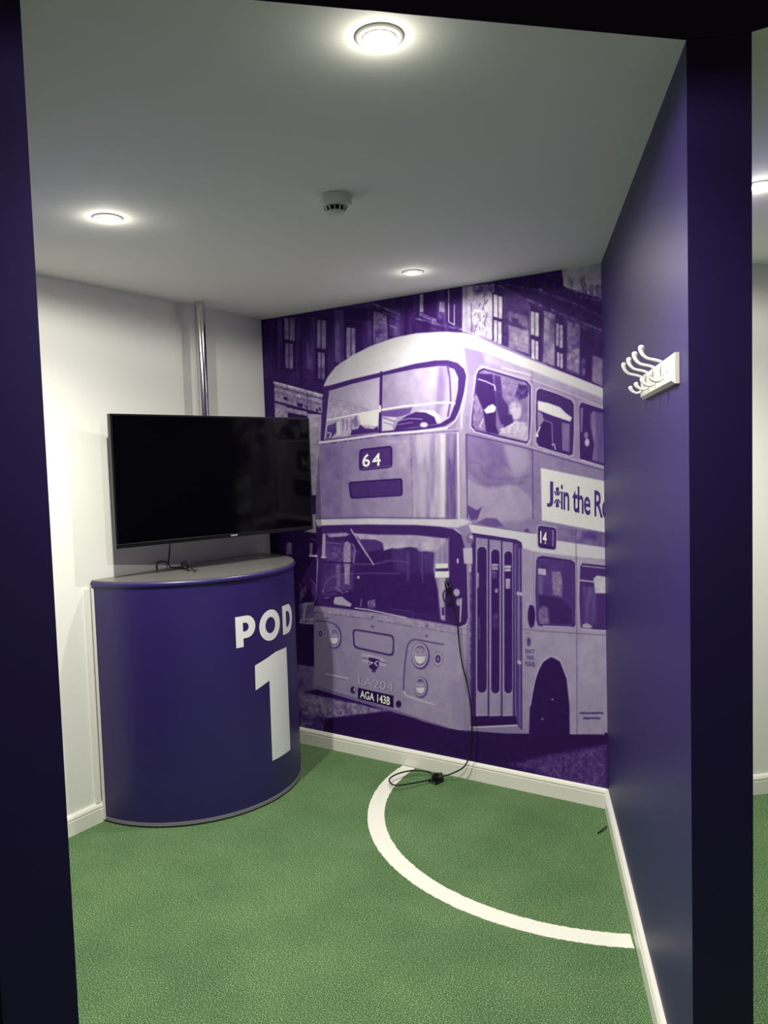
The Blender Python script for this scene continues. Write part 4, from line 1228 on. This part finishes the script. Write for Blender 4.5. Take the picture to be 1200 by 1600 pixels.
for s in (0.205, 0.315, 0.425, 0.535):
    up = crom([rk(s, 0.0155, 1.772), rk(s, 0.0185, 1.784), rk(s, 0.032, 1.790), rk(s, 0.050, 1.795), rk(s, 0.060, 1.804), rk(s, 0.0645, 1.815), rk(s, 0.064, 1.8205)], 5)
    n = len(up)
    rad = [0.0040 + 0.0038 * max(0, (i / (n - 1) - 0.55) / 0.45) ** 1.2 for i in range(n)]
    e = (up[-1] - up[-2]) / np.linalg.norm(up[-1] - up[-2])
    up += [up[-1] + e * 0.0035, up[-1] + e * 0.0058, up[-1] + e * 0.0066]
    rad += [0.0068, 0.0042, 0.0012]
    hk = obj('hook', tube(bmesh.new(), up, rad, 12), M_HOOK, rack, True)
    dn = crom([rk(s, 0.0155, 1.764), rk(s, 0.0175, 1.750), rk(s, 0.026, 1.7425), rk(s, 0.036, 1.743), rk(s, 0.0445, 1.750), rk(s, 0.0475, 1.757)], 5)
    n = len(dn)
    rad = [0.0036 + 0.0026 * max(0, (i / (n - 1) - 0.55) / 0.45) ** 1.2 for i in range(n)]
    e = (dn[-1] - dn[-2]) / np.linalg.norm(dn[-1] - dn[-2])
    dn += [dn[-1] + e * 0.0025, dn[-1] + e * 0.0044, dn[-1] + e * 0.005]
    rad += [0.0054, 0.0034, 0.001]
    obj('lower_prong', tube(bmesh.new(), dn, rad, 12), M_HOOK, hk, True)
    bm = bmesh.new()
    pr = [rk(s, 0.0162, 1.768)]
    ring = [[bm.verts.new(rk(s + w * math.cos(t), o_, 1.768 + h * math.sin(t))) for t in np.linspace(0, 2 * math.pi, 25)[:-1]] for w, h, o_ in ((0.0085, 0.018, 0.0161), (0.008, 0.0175, 0.0185), (0.005, 0.013, 0.0198))]
    for a, b in zip(ring, ring[1:]):
        for i in range(24):
            bm.faces.new((a[i], a[(i + 1) % 24], b[(i + 1) % 24], b[i]))
    bm.faces.new(ring[-1])
    bmesh.ops.recalc_face_normals(bm, faces=bm.faces[:])
    obj('back_plate', bm, M_HOOK, hk, True)
obj('screw', tube(bmesh.new(), [rk(0.15, 0.0158, 1.757), rk(0.15, 0.0168, 1.757)], 0.003, 10), M_STEEL, rack)

# reflected glint on the partition, painted as a pale flat patch
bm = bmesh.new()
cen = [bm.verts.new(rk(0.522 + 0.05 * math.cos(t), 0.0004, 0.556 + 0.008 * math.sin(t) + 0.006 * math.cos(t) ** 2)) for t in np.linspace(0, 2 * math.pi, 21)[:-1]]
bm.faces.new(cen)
sc = obj('painted_glint', bm, mat('pale_glint', (150, 146, 190), 0.5), wall_right)

# ------------------------------------------------------------------ painted line on the turf
lc, ro, ri = Vector((-1.097, 3.333)), 1.010, 0.935
bm = bmesh.new()
n = 90
def inside(p):
    return p.y < YB - 0.0175 and (p - CR).dot(-P_NRM) > 0.0175
va, vb = [], []
rng = random.Random(3)
a_lo, a_hi = math.radians(176), math.radians(360)
row = []
for i in range(n * 4 + 1):
    a = a_lo + (a_hi - a_lo) * i / (n * 4)
    d = Vector((math.cos(a), math.sin(a)))
    if inside(lc + d * ro) and inside(lc + d * ri):
        j1, j2 = rng.uniform(-0.0018, 0.0018), rng.uniform(-0.0018, 0.0018)
        row.append([lc + d * (ro + j1), lc + d * (ri + j2)])
top = [[bm.verts.new((p.x, p.y, 0.0022)) for p in r] for r in row]
bot = [[bm.verts.new((p.x, p.y, 0.0002)) for p in r] for r in row]
for i in range(len(row) - 1):
    bm.faces.new((top[i][0], top[i + 1][0], top[i + 1][1], top[i][1]))
    bm.faces.new((bot[i][0], top[i][0], top[i + 1][0], bot[i + 1][0])[::-1])
    bm.faces.new((bot[i][1], top[i][1], top[i + 1][1], bot[i + 1][1]))
for e in (0, -1):
    bm.faces.new((top[e][0], top[e][1], bot[e][1], bot[e][0]))
bmesh.ops.recalc_face_normals(bm, faces=bm.faces[:])
tag(obj('painted_floor_line', bm, M_LINE), 'curved white line painted on the green turf in the corner', 'floor line')

# ------------------------------------------------------------------ smoke detector
sd = empty('smoke_detector', (-1.44, 1.998, H), 'round white smoke detector on the ceiling', 'smoke detector')
c0 = (-1.445, 2.005, H)
obj('base', lathe(bmesh.new(), [(0, -0.0005), (0.0525, -0.0005), (0.0535, -0.004), (0.0525, -0.010), (0.0515, -0.011), (0, -0.011)], c0), M_PLASTIC, sd, True)
obj('body', lathe(bmesh.new(), [(0, -0.0112), (0.0505, -0.0112), (0.0515, -0.018), (0.049, -0.026), (0.041, -0.031), (0.036, -0.032), (0, -0.032)], c0), M_PLASTIC, sd, True)
obj('sensor_chamber', lathe(bmesh.new(), [(0, -0.0322), (0.030, -0.0322), (0.027, -0.046), (0, -0.046)], c0), M_DARK, sd, True)
obj('cap', lathe(bmesh.new(), [(0, -0.0462), (0.030, -0.0462), (0.0305, -0.048), (0.027, -0.052), (0.015, -0.054), (0, -0.0543)], c0), M_PLASTIC, sd, True)
for i in range(12):
    a = 2 * math.pi * i / 12
    f_ = (c0, (math.cos(a), math.sin(a), 0), (-math.sin(a), math.cos(a), 0), (0, 0, 1))
    bm = bmesh.new()
    o_, ax, ay, az = (Vector(t) for t in f_)
    pr = [(0.027, -0.0324), (0.0385, -0.0324), (0.0295, -0.0470), (0.024, -0.0470)]
    l0 = [bm.verts.new(o_ + ax * x + ay * 0.0014 + az * z) for x, z in pr]
    l1 = [bm.verts.new(o_ + ax * x - ay * 0.0014 + az * z) for x, z in pr]
    bm.faces.new(l0)
    bm.faces.new(l1[::-1])
    for k in range(4):
        bm.faces.new((l0[k], l1[k], l1[(k + 1) % 4], l0[(k + 1) % 4]))
    bmesh.ops.recalc_face_normals(bm, faces=bm.faces[:])
    obj('fin', bm, M_PLASTIC, sd)

# ------------------------------------------------------------------ recessed ceiling lights, each with its own lamp
def downlight(x, y, label, power=1.0):
    d = empty('downlight', (x, y, H), label, 'ceiling light', 'recessed ceiling lights')
    c = (x, y, H)
    obj('trim_ring', lathe(bmesh.new(), [(0.030, -0.0004), (0.0475, -0.0004), (0.0475, -0.002), (0.044, -0.0045), (0.038, -0.0055), (0.034, -0.0045), (0.030, -0.001)], c, 56), M_TRIM, d, True)
    obj('bezel', lathe(bmesh.new(), [(0.0255, -0.0006), (0.0335, -0.0006), (0.0335, -0.0062), (0.030, -0.0072), (0.0255, -0.005)], c, 48), M_PLASTIC, d, True)
    obj('lens', lathe(bmesh.new(), [(0.0252, -0.0008), (0.0252, -0.004), (0.020, -0.0075), (0.010, -0.009), (0, -0.0094)], c, 40), M_LENS, d, True)
    for nm, kind, share, cone, blend_, drop in (('beam', 'SPOT', 1.0, 150, 1.0, -0.034), ('wide_beam', 'SPOT', 0.19, 178, 0.2, -0.034), ('lens_spill', 'POINT', 0.005, 0, 0, -0.03)):
        L = bpy.data.lights.new(nm, kind)
        L.energy = LAMP_W * power * share
        L.color = LAMP_COL
        L.shadow_soft_size = 0.022
        if kind == 'SPOT':
            L.spot_size = math.radians(cone)
            L.spot_blend = blend_
        o = bpy.data.objects.new(nm, L)
        col.objects.link(o)
        o.parent = d
        o.location = (0, 0, drop)
    return d
downlight(-0.838, 1.327, 'bright recessed round light nearest the doorway bulkhead', 1.06)
downlight(-2.147, 1.705, 'recessed round ceiling light nearest the white left wall')
downlight(-1.747, 2.981, 'recessed round ceiling light just in front of the bus mural', 0.46)
downlight(-0.345, 2.74, 'recessed round ceiling light in the next pod beyond the dark column', 1.35)
